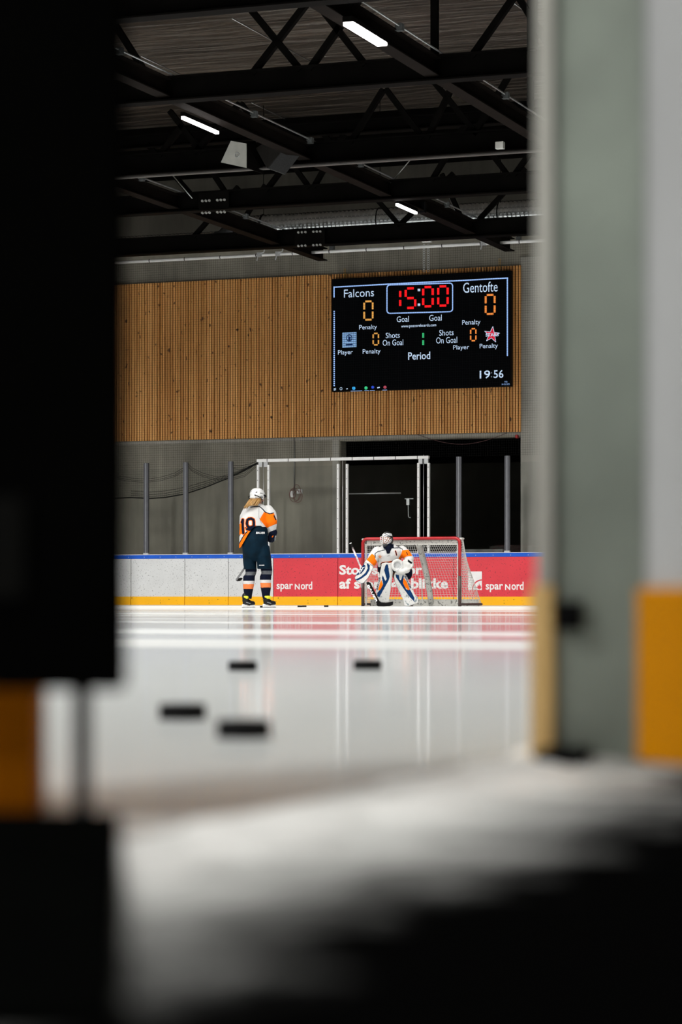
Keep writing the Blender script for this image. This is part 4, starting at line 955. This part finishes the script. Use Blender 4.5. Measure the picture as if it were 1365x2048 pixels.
# legs: socks over shin pads
def sock(rings, nm):
    g = MB(); g.oval([(S((a+b)/2, 0).x, y, S(0, z).z, (b-a)/2*K, (b-a)/2*K*1.08) for a, b, z, y in rings], 24)
    def p(c, n):
        x, z = Sx(c)
        if 1393 < z < 1446: return 1
        if 1530 < z < 1577: return 2
        if 1577 <= z < 1648: return 3
        return 0
    return g, p
g, p_ = sock([(540, 715, 1300, -0.02), (545, 722, 1360, -0.03), (556, 720, 1410, -0.03), (532, 706, 1460, -0.02), (530, 702, 1520, -0.01), (540, 702, 1590, 0.0), (546, 698, 1650, 0.0), (558, 688, 1710, 0.0), (575, 680, 1800, 0.0)], 'sock')
def p2(c, n): return p_(c + Vector((0, 0, -0.018)), n)
sculpt(g, 'sock', [M_NAVY, M_TAPE, M_JW, M_SORG], sk, 0.008, 2, p2)
g, p_ = sock([(310, 470, 1300, 0.05), (308, 485, 1360, 0.05), (312, 476, 1415, 0.05), (276, 455, 1465, 0.05), (274, 452, 1540, 0.05), (274, 436, 1620, 0.06), (282, 424, 1680, 0.06), (290, 412, 1740, 0.06), (295, 405, 1800, 0.06)], 'sock')
sculpt(g, 'sock', [M_NAVY, M_TAPE, M_JW, M_SORG], sk, 0.008, 2, p_)
# skates
def skate(cx, cz, yy, dirx, nm):
    """cx: zoom x of heel, toes towards +x and away"""
    g = MB(); H = lambda dx, z, dy=0.0: S(cx + dx, z, yy + dy + dx*K*0.55)
    g.limb([H(38, cz - 100), H(42, cz - 40), H(45, cz - 8)], [0.055, 0.052, 0.048]); g.limb([H(22, cz - 30), H(35, cz)], [0.034, 0.036])
    g.limb([H(55, cz - 20), H(100, cz + 5), H(150, cz + 8)], [0.05, 0.043, 0.034]); g.limb([H(20, cz + 12), H(160, cz + 16)], [0.026, 0.028])
    boot = sculpt(g, 'skate', [M_SKATE, M_GREYP], sk, 0.008, 3, lambda c, n: 1 if dline(*Sx(c), [(cx + 55, cz - 5), (cx + 110, cz + 12)]) < 5 and n.y < 0 else 0)
    g = MB(); g.limb([H(28, cz - 88, -0.045), H(62, cz - 80, -0.062), H(98, cz - 78, -0.035)], [0.016, 0.026, 0.022]); sculpt(g, 'tongue', M_TONGUE, boot, 0.007, 2)
    d = (H(100, 0) - H(0, 0)).normalized(); s = Vector((-d.y, d.x, 0))
    g = MB()
    def bar(dx0, dx1, z0, z1, w, w2=None):
        a, b = H(dx0, 0), H(dx1, 0); zt, zb_ = S(0, z0).z, S(0, z1).z; P = []
        for (p, z) in ((a, zb_), (b, zb_), (b, zt), (a, zt)):
            P.append((p, z))
        g.add([p.xy.to_3d() + s*w + UP*z for p, z in P] + [p.xy.to_3d() - s*w + UP*z for p, z in P], [(0,1,2,3), (7,6,5,4), (0,4,5,1), (1,5,6,2), (2,6,7,3), (3,7,4,0)])
    bar(-8, 60, cz + 22, cz + 56, 0.018); bar(100, 172, cz + 22, cz + 56, 0.018); bar(-12, 178, cz + 52, cz + 72, 0.010)
    build(g, 'blade_holder', M_HOLD, boot, local=True, bevel=0.004)
    g = MB(); a, b = H(-14, 0), H(182, 0); bar(-14, 182, cz + 70, 1937, 0.002); build(g, 'blade', M_STEEL, boot, local=True)
skate(272, 1858, 0.03, 1, 'a'); skate(590, 1856, -0.03, 1, 'b')
# glove
def glove(cx, cz, cy, sx):
    g = MB(); g.limb([S(cx + 20, cz - 70, cy - 0.04), S(cx + 5, cz - 25, cy)], [0.068, 0.064]); g.limb([S(cx, cz - 10, cy), S(cx - 25*sx, cz + 35, cy + 0.05)], [0.062, 0.05])
    for f in range(4): g.limb([S(cx - 8 + f*14, cz + 25 + f*4, cy + 0.02), S(cx - 32 + f*12, cz + 52 + f*4, cy + 0.07), S(cx - 52 + f*9, cz + 40 + f*4, cy + 0.10)], [0.023, 0.021, 0.018], 10)
    g.limb([S(cx - 45*sx, cz - 5, cy + 0.01), S(cx - 62*sx, cz + 25, cy + 0.04)], [0.024, 0.019], 10)
    def gp(c, n):
        x, z = Sx(c)
        if dline(x, z, [(cx + 8, cz), (cx + 22, cz - 18)]) < 7 and n.y < 0: return 1
        if dline(x, z, [(cx + 58, cz - 10), (cx + 50, cz + 45)]) < 9 and n.y < 0.3: return 2
        return 0
    sculpt(g, 'glove', [M_NAVY, M_JO, M_GREYP], sk, 0.009, 2, gp)
glove(712, 862, 0.05, 1); glove(530, 860, 0.26, 1)
# helmet
g = MB(); hc = S(492, 214, 0.0)
g.ell(hc, (0.120, 0.142, 0.103), n=32, m=20); g.ell(S(470, 215, -0.03), (0.095, 0.11, 0.098), n=28, m=16); g.ell(S(450, 262, -0.06), (0.075, 0.07, 0.05)); g.ell(S(555, 270, 0.02), (0.030, 0.05, 0.05))
def hel_paint(c, n):
    x, z = Sx(c)
    if z > 302: return None
    if c.y > 0.075 and z > 235: return None
    if n.y < 0.6:
        if dline(x, z, [(458, 230), (500, 245), (540, 264)]) < 7.5: return 1
        if dline(x, z, [(478, 190), (492, 186)]) < 8: return 1
        if dline(x, z, [(398, 172), (405, 175)]) < 6 or dline(x, z, [(468, 262), (476, 266)]) < 5: return 2
        if dline(x, z, [(545, 200), (582, 203)]) < 3.5: return 1
        if math.hypot(x - 558, z - 262) < 19 and math.hypot(x - 556, z - 258) > 7: return 1
        if dline(x, z, [(545, 290), (590, 296)]) < 7: return 1
    return 0
hel = sculpt(g, 'helmet', [M_HELW, M_BLACK, M_GREYP], sk, 0.0065, 4, hel_paint)
g = MB(); g.tube([S(585, 225, -0.06), S(612, 235, -0.01), S(622, 250, 0.07), S(600, 250, 0.13)], [0.012, 0.013, 0.012, 0.01], 8); build(g, 'visor_frame', M_BLACK, hel, local=True, smooth=True)
g = MB(); g.tube([S(560, 285, -0.05), S(572, 330, -0.02), S(565, 345, 0.02)], 0.006, 6); build(g, 'chin_strap', M_BLACK, hel, local=True, smooth=True)
g = MB(); g.tube([S(378, 255, -0.02), S(360, 245, -0.03), S(362, 262, -0.03), S(380, 285, -0.02)], 0.006, 6); build(g, 'strap_end', M_BLACK, hel, local=True, smooth=True)
# hair
g = MB()
rnd = random.Random(3)
for k in range(46):
    a = k/45; x0 = 400 + 150*a + rnd.uniform(-8, 8); y0 = -0.10 + rnd.uniform(-0.02, 0.05); ex = 300 + 160*a**1.4 + rnd.uniform(-30, 20); ez = 440 - 85*a**1.1 + rnd.uniform(-26, 26)
    g.tube([S(x0, 285, y0), S((x0*0.75 + ex*0.25), 325, y0 - 0.055), S((x0*0.35 + ex*0.65), 385, y0 - 0.075), S(ex, ez, -0.15 + rnd.uniform(-0.02, 0.02))], [0.012, 0.014, 0.010, 0.002], 7)
g.ell(S(470, 310, -0.07), (0.09, 0.06, 0.035))
build(g, 'hair', M_HAIR, sk, local=True, smooth=True)

def wl(root, p): return Matrix.Rotation(TH, 3, 'Z') @ p + root
M_SHAFT = pm('stick_grey', (0.16, 0.16, 0.165), 0.4); M_STK = pm('stick_black', (0.004, 0.0036, 0.0036), 0.6, spec=0.1)
st = thing('hockey_stick', wl(root_p, S(200, 1530, 0.30)), 'grey hockey stick held across the skater in navy pants, blade off the ice', 'hockey stick')
g = MB(); a, b = S(160, 1515, 0.34), S(760, 640, 0.22); g.beam(wl(root_p, a), wl(root_p, b), 0.024, 0.03); build(g, 'shaft', M_SHAFT, st, bevel=0.005)
g = MB(); P = [S(150, 1518, 0.34), S(185, 1490, 0.335), S(225, 1477, 0.33), S(258, 1480, 0.325), S(250, 1505, 0.325), S(215, 1530, 0.33), S(170, 1532, 0.335)]
g.prism([wl(root_p, p) for p in P], R.cross(UP)*-0.02); build(g, 'blade', M_STK, st, bevel=0.004)

# ================================================================ GOALKEEPER
gp_ = atz(690 + 840/8.531, 45.05, 0.0)
gk = thing('person', gp_, 'person crouching in goalkeeper mask, leg pads and orange sleeved jersey before the goal', 'person', None, TH); LOC[gk.name] = Vector((0,0,0))
def G(xz, yz, y=0.0): return Vector(((xz - 840)/947, y, (1385 - yz)/947))
def Gx(p): return p.x*947 + 840, 1385 - p.z*947
KG = 1/947
M_PADW = pm('pad_white', (0.55, 0.545, 0.525), 0.55, 0, 0.10, 14, 0.2, bscale=14); M_PADB = pm('pad_blue', (0.003, 0.026, 0.092), 0.8, 0, 0.12, spec=0.08); M_STARC = pm('star_bronze', (0.55, 0.25, 0.14), 0.6)
M_MASK = pm('mask_graphite', (0.035, 0.035, 0.037), 0.4, 0, 0.9, 16, spec=0.2); M_CAGE = pm('cage_white', (0.80, 0.80, 0.80), 0.35)
M_SCUFFPAD = scuffed('pad_scuffed', (0.50, 0.495, 0.48), mark=(0.14, 0.18, 0.19), dens=0.60, scale=16, rough=0.6)
g = MB()
g.ell(G(712, 235, -0.22), (0.078, 0.095, 0.11)); g.ell(G(672, 255, -0.31), (0.018, 0.026, 0.024)); g.ell(G(690, 300, -0.275), (0.045, 0.04, 0.03)); g.ell(G(660, 225, -0.285), (0.02, 0.012, 0.012)); g.ell(G(712, 225, -0.30), (0.02, 0.012, 0.012)); g.ell(G(775, 245, -0.22), (0.015, 0.03, 0.035))
g.limb([G(725, 320, -0.18), G(745, 390, -0.12)], [0.055, 0.06])
g.oval([(G(x, 0).x, y, G(0, z).z, rx, ry) for x, z, y, rx, ry in ((770, 720, 0.10, 0.15, 0.11), (760, 640, 0.06, 0.15, 0.10), (760, 520, -0.03, 0.17, 0.10), (760, 420, -0.10, 0.16, 0.08), (750, 370, -0.12, 0.07, 0.06))])
for P_, r_ in (([G(560, 450, -0.10), G(470, 600, -0.14), G(370, 740, -0.24), G(330, 790, -0.28)], [0.06, 0.05, 0.036, 0.032]), ([G(980, 450, -0.10), G(1100, 575, -0.12), G(1010, 680, -0.26), G(960, 710, -0.30)], [0.06, 0.05, 0.036, 0.032]),
               ([G(740, 740, 0.08), G(705, 900, -0.06), G(660, 1290, 0.06)], [0.085, 0.06, 0.045]), ([G(830, 740, 0.08), G(930, 960, -0.04), G(1120, 1300, 0.06)], [0.085, 0.06, 0.045])): g.limb(P_, r_)
for cx, cz, dy in ((325, 800, -0.28), (945, 715, -0.31)):
    for f in range(4): g.limb([G(cx - 15 + f*8, cz + 5 + f*7, dy), G(cx - 40 + f*8, cz + 25 + f*8, dy - 0.03), G(cx - 45 + f*8, cz + 40 + f*8, dy)], [0.010, 0.009, 0.008], 8)
    g.limb([G(cx + 10, cz - 5, dy), G(cx, cz + 40, dy - 0.03)], [0.011, 0.009], 8)
sculpt(g, 'body', M_SKIN, gk, 0.011, 3)
# pants
g = MB(); g.oval([(G(x, 0).x, y, G(0, z).z, rx, ry) for x, z, y, rx, ry in ((770, 600, 0.05, 0.20, 0.16), (775, 700, 0.09, 0.23, 0.19), (790, 800, 0.10, 0.24, 0.18))])
g.limb([G(700, 760, 0.08), G(690, 900, 0.0)], [0.12, 0.10]); g.limb([G(900, 760, 0.08), G(985, 930, 0.0)], [0.12, 0.10]); g.ell(G(1085, 810, 0.05), (0.075, 0.10, 0.13))
sculpt(g, 'hockey_pants', [M_NAVY], gk, 0.012, 3)
# jersey
g = MB(); g.oval([(G(x, 0).x, y, G(0, z).z, rx, ry) for x, z, y, rx, ry in ((745, 325, -0.12, 0.09, 0.085), (755, 365, -0.12, 0.15, 0.11), (775, 400, -0.11, 0.215, 0.14), (770, 450, -0.10, 0.245, 0.165), (760, 520, -0.07, 0.235, 0.185), (755, 600, -0.03, 0.215, 0.19), (755, 665, 0.0, 0.20, 0.19))], 32)
g.limb([G(560, 455, -0.10), G(490, 545, -0.13), G(455, 625, -0.17), G(390, 680, -0.23)], [0.10, 0.098, 0.092, 0.075])
g.limb([G(975, 440, -0.10), G(1045, 500, -0.12), G(1105, 575, -0.12), G(1060, 650, -0.20)], [0.095, 0.088, 0.078, 0.075])
g.limb([G(600, 640, -0.09), G(590, 690, -0.08)], [0.045, 0.03])
OL = [(462, 488), (505, 520), (520, 580), (565, 650), (528, 728), (370, 592)]; OR_ = [(975, 430), (1085, 420), (1150, 525), (1050, 535), (940, 608), (915, 565), (958, 500)]
STAR = [(598 + (44 if i % 2 == 0 else 18)*math.sin(i*math.pi/5), 542 - (48 if i % 2 == 0 else 19)*math.cos(i*math.pi/5)) for i in range(10)]
HEMG = [(540, 700), (600, 668), (640, 645), (760, 632), (860, 598), (930, 590), (960, 612)]
def gj(c, n):
    x, z = Gx(c)
    if n.y > 0.35: return 0
    if inpoly(x, z, [(640, 330), (700, 300), (830, 290), (835, 385), (800, 395), (758, 490), (712, 490), (700, 420), (660, 405)]): return 2
    if dline(x, z, [(518, 560), (514, 490), (560, 455), (680, 424)]) < 6.5 or dline(x, z, [(795, 396), (940, 389), (985, 418)]) < 6.5: return 2
    if inpoly(x, z, OL) : return 1
    if inpoly(x, z, OR_):
        return 2 if dline(x, z, [(1050, 462), (1068, 505)]) < 7 else 1
    if dline(x, z, [(862, 445), (880, 512)]) < 9: return 2
    if dline(x, z, [(862, 445), (880, 512)]) < 13: return 1
    if inpoly(x, z, STAR): return 3
    if dline(x, z, [(722, 532), (745, 525), (770, 524)]) < 3: return 2
    if x > 600:
        d = dline(x, z, HEMG)
        if d < 7: return 2
        if z > 615 + (700 - x)*0.05 and 620 < x < 900 and d < 13: return 1
    return 0
sculpt(g, 'jersey', [M_JW, M_JO, M_NAVY, M_STARC], gk, 0.006, 6, gj)
# leg pads: cushioned slabs cut to the pad outline
def slab(poly, y0, y1, tilt=None):
    g = MB(); f = tilt or (lambda x, z: 0.0)
    pts = [G(x, z, y0 + f(x, z)) for x, z in poly]; g.prism(pts, (0, y1 - y0, 0)); return g
PL = [(632, 655), (700, 640), (790, 652), (818, 800), (805, 930), (790, 1050), (765, 1200), (752, 1310), (620, 1322), (568, 1260), (525, 1140), (548, 1010), (585, 880)]
PLB = [(690, 690), (715, 668), (735, 680), (765, 880), (745, 945), (590, 1225), (548, 1215), (556, 1150), (600, 1105), (650, 1010), (632, 900), (645, 855), (690, 955), (712, 922), (668, 770)]
PLO = [(622, 932), (650, 1015), (600, 1108), (568, 1108), (598, 985)]
PRR = [(862, 800), (1010, 815), (1060, 880), (1130, 1050), (1200, 1195), (1252, 1235), (1245, 1320), (1165, 1352), (1080, 1383), (1012, 1372), (995, 1275), (915, 1110), (850, 960), (835, 860)]
PRB = [(862, 842), (918, 850), (932, 935), (955, 938), (985, 850), (1002, 860), (988, 985), (1050, 1100), (1112, 1100), (1185, 1240), (1187, 1312), (1110, 1232), (985, 1062), (868, 885)]
PRO = [(1002, 900), (1052, 965), (1106, 1095), (1080, 1108), (1020, 1052), (988, 985)]
def tl(x, z): return -0.10 - 0.06*max(0, (900 - z))/250.0
def padp(blue, org, lowz):
    def f(c, n):
        x, z = Gx(c)
        if n.y < 0.2:
            if inpoly(x, z, org): return 2
            if inpoly(x, z, blue): return 1
            if z > lowz: return 3
            if dline(x, z, blue + blue[:1]) < 2.5: return 3
        return 0
    return f
g = slab(PL, -0.10, 0.07, tl); lp = sculpt(g, 'leg_pad', [M_PADW, M_PADB, M_JO, M_SCUFFPAD], gk, 0.006, 9, padp(PLB, PLO, 1010))
g = slab(PRR, -0.10, 0.07, tl); rp = sculpt(g, 'leg_pad', [M_PADW, M_PADB, M_JO, M_SCUFFPAD], gk, 0.006, 9, padp(PRB, PRO, 1010))
def slant_text(body, a, b, h, child, mat, parent, conv, flip=False):
    """letters along the line a->b (zoom coords), h tall, lying on the child surface"""
    f = on_body(child, -0.008); A, B = conv(*a), conv(*b); d = (B - A); L_ = d.length; d.normalize(); nrm = Vector((-d.z, 0, d.x))
    def pl_(x, y):
        p = A + d*x + nrm*y; return (p.x, f(p.x, p.z), p.z)
    return text_mesh('lettering', body, (L_, h), mat, parent, pl_, 0.03, local=True)
M_INK = pm('print_navy', (0.012, 0.016, 0.05), 0.5)
slant_text('BAUER', (560, 1110), (612, 885), 0.034, lp, M_INK, lp, G); slant_text('BAUER', (1012, 868), (1108, 1092), 0.034, rp, M_INK, rp, G)
# straps, skates
for cx, cz, par in ((1215, 1270, rp), (640, 1290, lp)):
    g = MB(); g.beam(G(cx - 35, cz + 25, -0.10), G(cx + 25, cz - 45, -0.08), 0.02, 0.02); build(g, 'strap', M_JW, par, local=True)
for cx, dx in ((640, -1), (1110, 1)):
    g = MB(); g.limb([G(cx, 1310, 0.05), G(cx + 10*dx, 1325, -0.02), G(cx + 40*dx, 1335, -0.10)], [0.05, 0.045, 0.035]); bt = sculpt(g, 'skate', M_SKATE, gk, 0.009, 3)
    g = MB(); g.beam(G(cx - 20*dx, 1367, 0.10), G(cx + 50*dx, 1367, -0.14), 0.012, 0.036); build(g, 'blade', M_STEEL, bt, local=True)
# blocker
BLK = [(318, 668), (345, 640), (400, 655), (478, 702), (484, 725), (452, 800), (395, 905), (318, 992), (285, 1000), (195, 955), (162, 905), (178, 872), (248, 780)]
B1 = [(322, 668), (350, 700), (335, 760), (285, 825), (230, 850), (185, 868), (250, 780)]
B2 = [(385, 655), (425, 690), (418, 770), (370, 850), (285, 912), (215, 948), (182, 930), (280, 878), (350, 812), (388, 740), (372, 668)]
def bl(c, n):
    x, z = Gx(c)
    if n.y < 0.3:
        if inpoly(x, z, B1) or inpoly(x, z, B2): return 1
        if dline(x, z, BLK + BLK[:1]) < 6: return 2
    return 0
g = slab(BLK, -0.42, -0.34); blk = sculpt(g, 'blocker', [M_PADW, M_PADB, M_INK], gk, 0.005, 6, bl)
slant_text('RBK', (250, 835), (338, 715), 0.05, blk, M_PRINT, blk, G)
g = MB(); g.limb([G(400, 690, -0.25), G(345, 790, -0.30)], [0.07, 0.075]); g.limb([G(340, 800, -0.30), G(300, 880, -0.31)], [0.07, 0.05]); sculpt(g, 'blocker_glove', [M_PADW], gk, 0.011, 3)
# catching glove
g = MB(); g.prism([G(x, z, -0.34) for x, z in ((985, 600), (1075, 588), (1150, 640), (1160, 690), (1120, 745), (1050, 790), (975, 720))], (0, 0.14, 0))
g.ell(G(1080, 670, -0.26), (0.10, 0.09, 0.10)); g.ell(G(965, 790, -0.30), (0.105, 0.08, 0.055)); g.ell(G(1030, 770, -0.28), (0.085, 0.08, 0.06))
g.tube([G(890 + 80*math.cos(t), 690 + 84*math.sin(t), -0.35 + 0.02*math.cos(t)) for t in [k*math.pi/12 for k in range(24)]], 0.029, 10, closed=True)
g.ell(G(885, 690, -0.29), (0.095, 0.06, 0.10))
for k in range(4): g.limb([G(830 + 25*k, 620 - 6*k, -0.33), G(838 + 25*k, 680, -0.30)], [0.022, 0.02], 8)
def cg(c, n):
    x, z = Gx(c)
    if inpoly(x, z, [(1072, 588), (1148, 642), (1130, 668), (1068, 630)]) and n.y < 0.3: return 1
    if math.hypot(x - 888, z - 690) < 60 and n.y < -0.2:
        return 2 if (int((x + z)/16) + int((x - z)/16)) % 2 else 0
    if dline(x, z, [(985, 620), (968, 700), (900, 770)]) < 5 and n.y < 0: return 2
    return 0
sculpt(g, 'catching_glove', [M_PADW, M_BLACK, M_GREYP], gk, 0.0085, 3, cg)
# neck guard, mask, cage
g = MB(); g.limb([G(720, 320, -0.20), G(735, 390, -0.24), G(740, 455, -0.26)], [0.075, 0.06, 0.035]); sculpt(g, 'neck_guard', M_NAVY, gk, 0.010, 3)
g = MB(); g.ell(G(722, 222, -0.20), (0.105, 0.125, 0.112), n=32, m=20); g.ell(G(745, 245, -0.14), (0.085, 0.09, 0.09)); g.ell(G(688, 340, -0.27), (0.052, 0.045, 0.035)); g.ell(G(780, 265, -0.2), (0.05, 0.08, 0.07))
FACE = [(606, 205), (650, 192), (700, 196), (760, 205), (800, 225), (798, 280), (745, 325), (640, 330), (610, 290)]
def mp_(c, n):
    x, z = Gx(c)
    if n.y < 0.25 and c.y < -0.20 and inpoly(x, z, FACE): return None
    if z < 205 and n.y < 0.4 and (dline(x, z, [(650, 175), (720, 150), (795, 160)]) < 7 or dline(x, z, [(690, 190), (740, 170), (800, 185)]) < 5 or dline(x, z, [(625, 190), (670, 140)]) < 4): return 1
    if z > 312: return 0
    if inpoly(x, z, [(745, 325), (800, 270), (830, 200), (850, 330)]): return 0
    return 0
mk = sculpt(g, 'goalkeeper_mask', [M_MASK, M_CAGE, M_GREYP], gk, 0.0075, 3, mp_)
g = MB()
def cg_(x, z): # point on the bulging cage
    dx, dz = (x - 700)/125.0, (z - 255)/115.0; return G(x, z, -0.335 + 0.13*(dx*dx + 0.7*dz*dz))
for pts in ([(604, 205), (655, 196), (720, 200), (800, 215)], [(603, 235), (650, 225), (700, 232), (760, 262), (800, 262)], [(606, 265), (650, 258), (690, 268), (745, 300)], [(612, 292), (655, 292), (700, 300), (748, 318)], [(630, 322), (680, 330), (730, 325), (775, 295), (800, 245), (798, 215)],
            [(604, 205), (603, 260), (614, 300), (632, 323)], [(640, 200), (636, 260), (648, 325)], [(680, 198), (672, 260), (690, 330)], [(720, 200), (700, 250), (662, 300)], [(760, 208), (730, 262), (700, 300)], [(800, 170), (770, 190), (720, 185), (650, 190)], [(800, 225), (765, 262), (745, 300)]):
    P = []
    for (a, b), (c, d) in zip(pts[:-1], pts[1:]):
        for k in range(3): P.append(cg_(a + (c-a)*k/3, b + (d-b)*k/3))
    P.append(cg_(*pts[-1])); g.tube(P, 0.0047, 6)
build(g, 'cage', M_CAGE, mk, local=True, smooth=True)
# goalkeeper stick
gs = thing('goalie_stick', wl(gp_, G(680, 1385, -0.4)), 'black goalkeeper stick with white lettering, blade on the ice', 'hockey stick')
M_STR = pm('stick_red_white', (0.55, 0.45, 0.45), 0.4, 0, 0.9, 16)
A, B = wl(gp_, G(96, 308, -0.33)), wl(gp_, G(372, 965, -0.37)); d = (B - A)
g = MB(); g.beam(A + d*0.11, B, 0.024, 0.03); build(g, 'shaft', M_STR, gs, bevel=0.004)
g = MB(); g.beam(A + d*0.02, A + d*0.12, 0.028, 0.033); build(g, 'grip_tape', M_STK, gs, bevel=0.004)
g = MB(); g.beam(A, A + d*0.022, 0.036, 0.04); build(g, 'knob', M_WHITEP, gs, bevel=0.008)
off = R.cross(UP)*-0.022
g = MB(); g.prism([wl(gp_, G(x, z, -0.37)) for x, z in ((362, 985), (395, 965), (435, 985), (592, 1305), (575, 1350), (535, 1330))], off); pd = build(g, 'paddle', M_STK, gs, bevel=0.004)
g = MB(); g.prism([wl(gp_, G(x, z, -0.37)) for x, z in ((545, 1325), (600, 1312), (690, 1322), (760, 1312), (820, 1300), (818, 1355), (770, 1378), (660, 1385), (560, 1383), (535, 1355))], off); build(g, 'blade', M_STK, gs, bevel=0.006)
A, B = wl(gp_, G(382, 1030, -0.375)), wl(gp_, G(532, 1318, -0.375)); d = (B - A); L_ = d.length; d.normalize(); nv = (d.cross(F)).normalized(); nv = nv if nv.z > 0 else -nv
text_mesh('lettering', 'BAUER', (L_, 0.034), M_PRINT, gs, lambda x, y: A + d*x + nv*(y - 0.0) + (-F)*0.012, 0.03)

# ================================================================ THE OPEN GATE IN THE SIDE BOARDS
M_PLW = pm('gate_panel', (0.46, 0.47, 0.475), 0.5, 0, 0.08, 2); M_GREEN = pm('jamb_steel', (0.30, 0.345, 0.295), 0.5, 0.0, 0.2, 5); M_EDGE = pm('panel_edge', (0.58, 0.575, 0.52), 0.6, 0, 0.06)
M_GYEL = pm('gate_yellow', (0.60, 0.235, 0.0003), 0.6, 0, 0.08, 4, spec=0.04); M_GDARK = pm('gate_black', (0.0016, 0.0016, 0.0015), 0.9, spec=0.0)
jz = 2.95; A_ = cpt((1072 - CU)/FPX*jz, jz, 0); X0 = A_.x; X1 = onY(1106, 1200, A_.y).x; X2 = onY(1288, 1200, A_.y).x; Y0 = A_.y
sb_ = thing('side_boards', (X1, Y0, 0), 'side board run ending in a grey-green steel jamb at the open gate', 'rink board')
g = MB(); g.box((X0, Y0, 0.212), (X1, 24, 1.07)); build(g, 'facing', M_EDGE, sb_, bevel=0.003)
g = MB(); g.box((X0 - 0.008, Y0, 0.0), (X1, 24, 0.212)); build(g, 'kick_plate', pm('kick_tan', (1.0, 0.66, 0.26), 0.5, 0, 0.06), sb_, bevel=0.003)
g = MB(); g.box((X1, Y0 + 0.012, 0.0), (X2, Y0 + 0.10, 1.07)); build(g, 'jamb', M_GREEN, sb_, bevel=0.004)
g = MB(); g.box((X1 + 0.02, Y0 + 0.10, 0.0), (X2 - 0.03, 24, 1.05)); build(g, 'frame', M_GREEN, sb_)
g = MB(); p = onY(1143, 1232, Y0 + 0.012); g.box((p.x - 0.015, Y0 - 0.012, p.z - 0.017), (p.x + 0.015, Y0 + 0.013, p.z + 0.017)); build(g, 'latch', M_BLACK, sb_, bevel=0.003)
g = MB(); p = onY(1152, 1520, Y0); g.box((X1 - 0.005, Y0 - 0.06, 0.0), (X1 + 0.045, Y0 + 0.012, 0.022)); build(g, 'sill_bolt', M_BLACK, sb_, bevel=0.003)
# the leaf on the hinge side, swung out towards the matting
dr = thing('gate_door', atz(1290, 2.72, 0), 'pale open gate leaf with a broad yellow kick plate at the frame edge', 'gate')
a, b = atz(1291, 2.72, 0), atz(1600, 2.45, 0); d = (b - a).normalized(); s = Vector((-d.y, d.x, 0)); s = s if s.dot(F) > 0 else -s
def leafbox(t0, t1, z0, z1, o0, o1):
    g = MB(); P = [a + d*t0 + s*o0, a + d*t1 + s*o0, a + d*t1 + s*o1, a + d*t0 + s*o1]
    g.prism([p + UP*z0 for p in P], UP*(z1 - z0)); return g
Lf = (b - a).length
build(leafbox(0, Lf, 0.2, 1.07, 0.0, 0.06), 'panel', M_PLW, dr, bevel=0.003); build(leafbox(0.0, Lf, 0.02, 0.208, -0.012, 0.06), 'kick_plate', M_GYEL, dr, bevel=0.003)
g = MB(); c = a + s*0.05 - d*0.015; g.cyl(c + UP*0.3, c + UP*0.42, 0.012, n=10); g.cyl(c + UP*0.8, c + UP*0.92, 0.012, n=10); build(g, 'hinge', M_GDARK, dr, smooth=True)
# the dark leaf opposite, hung clear of the ice
dz = 2.2; a, b = atz(245, dz, 0), atz(-420, dz + 0.02, 0); d = (b - a).normalized(); s = F
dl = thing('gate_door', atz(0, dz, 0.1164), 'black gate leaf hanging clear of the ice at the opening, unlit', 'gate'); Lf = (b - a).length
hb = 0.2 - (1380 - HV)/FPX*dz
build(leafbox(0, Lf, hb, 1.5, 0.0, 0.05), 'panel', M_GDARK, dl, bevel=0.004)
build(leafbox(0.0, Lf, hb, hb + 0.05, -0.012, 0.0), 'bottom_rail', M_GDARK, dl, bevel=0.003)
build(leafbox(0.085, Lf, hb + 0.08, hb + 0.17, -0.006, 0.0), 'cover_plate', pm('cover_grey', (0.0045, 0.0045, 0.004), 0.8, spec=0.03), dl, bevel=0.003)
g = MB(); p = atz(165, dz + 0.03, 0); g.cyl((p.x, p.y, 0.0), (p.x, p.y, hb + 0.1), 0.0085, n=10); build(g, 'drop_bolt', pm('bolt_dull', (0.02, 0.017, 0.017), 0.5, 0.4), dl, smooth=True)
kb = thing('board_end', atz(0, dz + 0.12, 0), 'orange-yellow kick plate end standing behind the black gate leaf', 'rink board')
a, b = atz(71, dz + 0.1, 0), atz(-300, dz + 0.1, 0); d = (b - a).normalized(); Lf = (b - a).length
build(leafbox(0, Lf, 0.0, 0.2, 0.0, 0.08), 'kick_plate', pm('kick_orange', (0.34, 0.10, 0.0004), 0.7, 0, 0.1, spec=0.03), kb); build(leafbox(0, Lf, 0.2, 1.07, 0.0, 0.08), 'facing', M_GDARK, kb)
# low rubber step by the black leaf
g = MB(); P = [atz(240, 2.12, 0), atz(-300, 2.15, 0), atz(-300, 1.1, 0), atz(240, 1.1, 0)]
g.prism([p + UP*0.0045 for p in P], UP*0.012); tag(build(g, 'rubber_mat', pm('rubber_black', (0.002, 0.0022, 0.002), 0.95, 0, 0.3, 20, spec=0.0), bevel=0.003), 'black rubber mat lying below the black gate leaf', 'mat')
# trodden snow heaped along the gate sill
g = MB(); rnd = random.Random(11)
for k in range(46):
    t = k/45; y = 1.55 + 1.5*t; x = -0.80 + rnd.uniform(-0.04, 0.05); r = rnd.uniform(0.025, 0.06); g.ell((x, y, 0.0), (r*1.3, r*1.6, r*0.22), n=10, m=6)
tag(build(g, 'snow', pm('snow_white', (0.86, 0.86, 0.84), 0.9), smooth=True), 'trodden snow heaped along the gate sill', 'snow', kind='stuff')
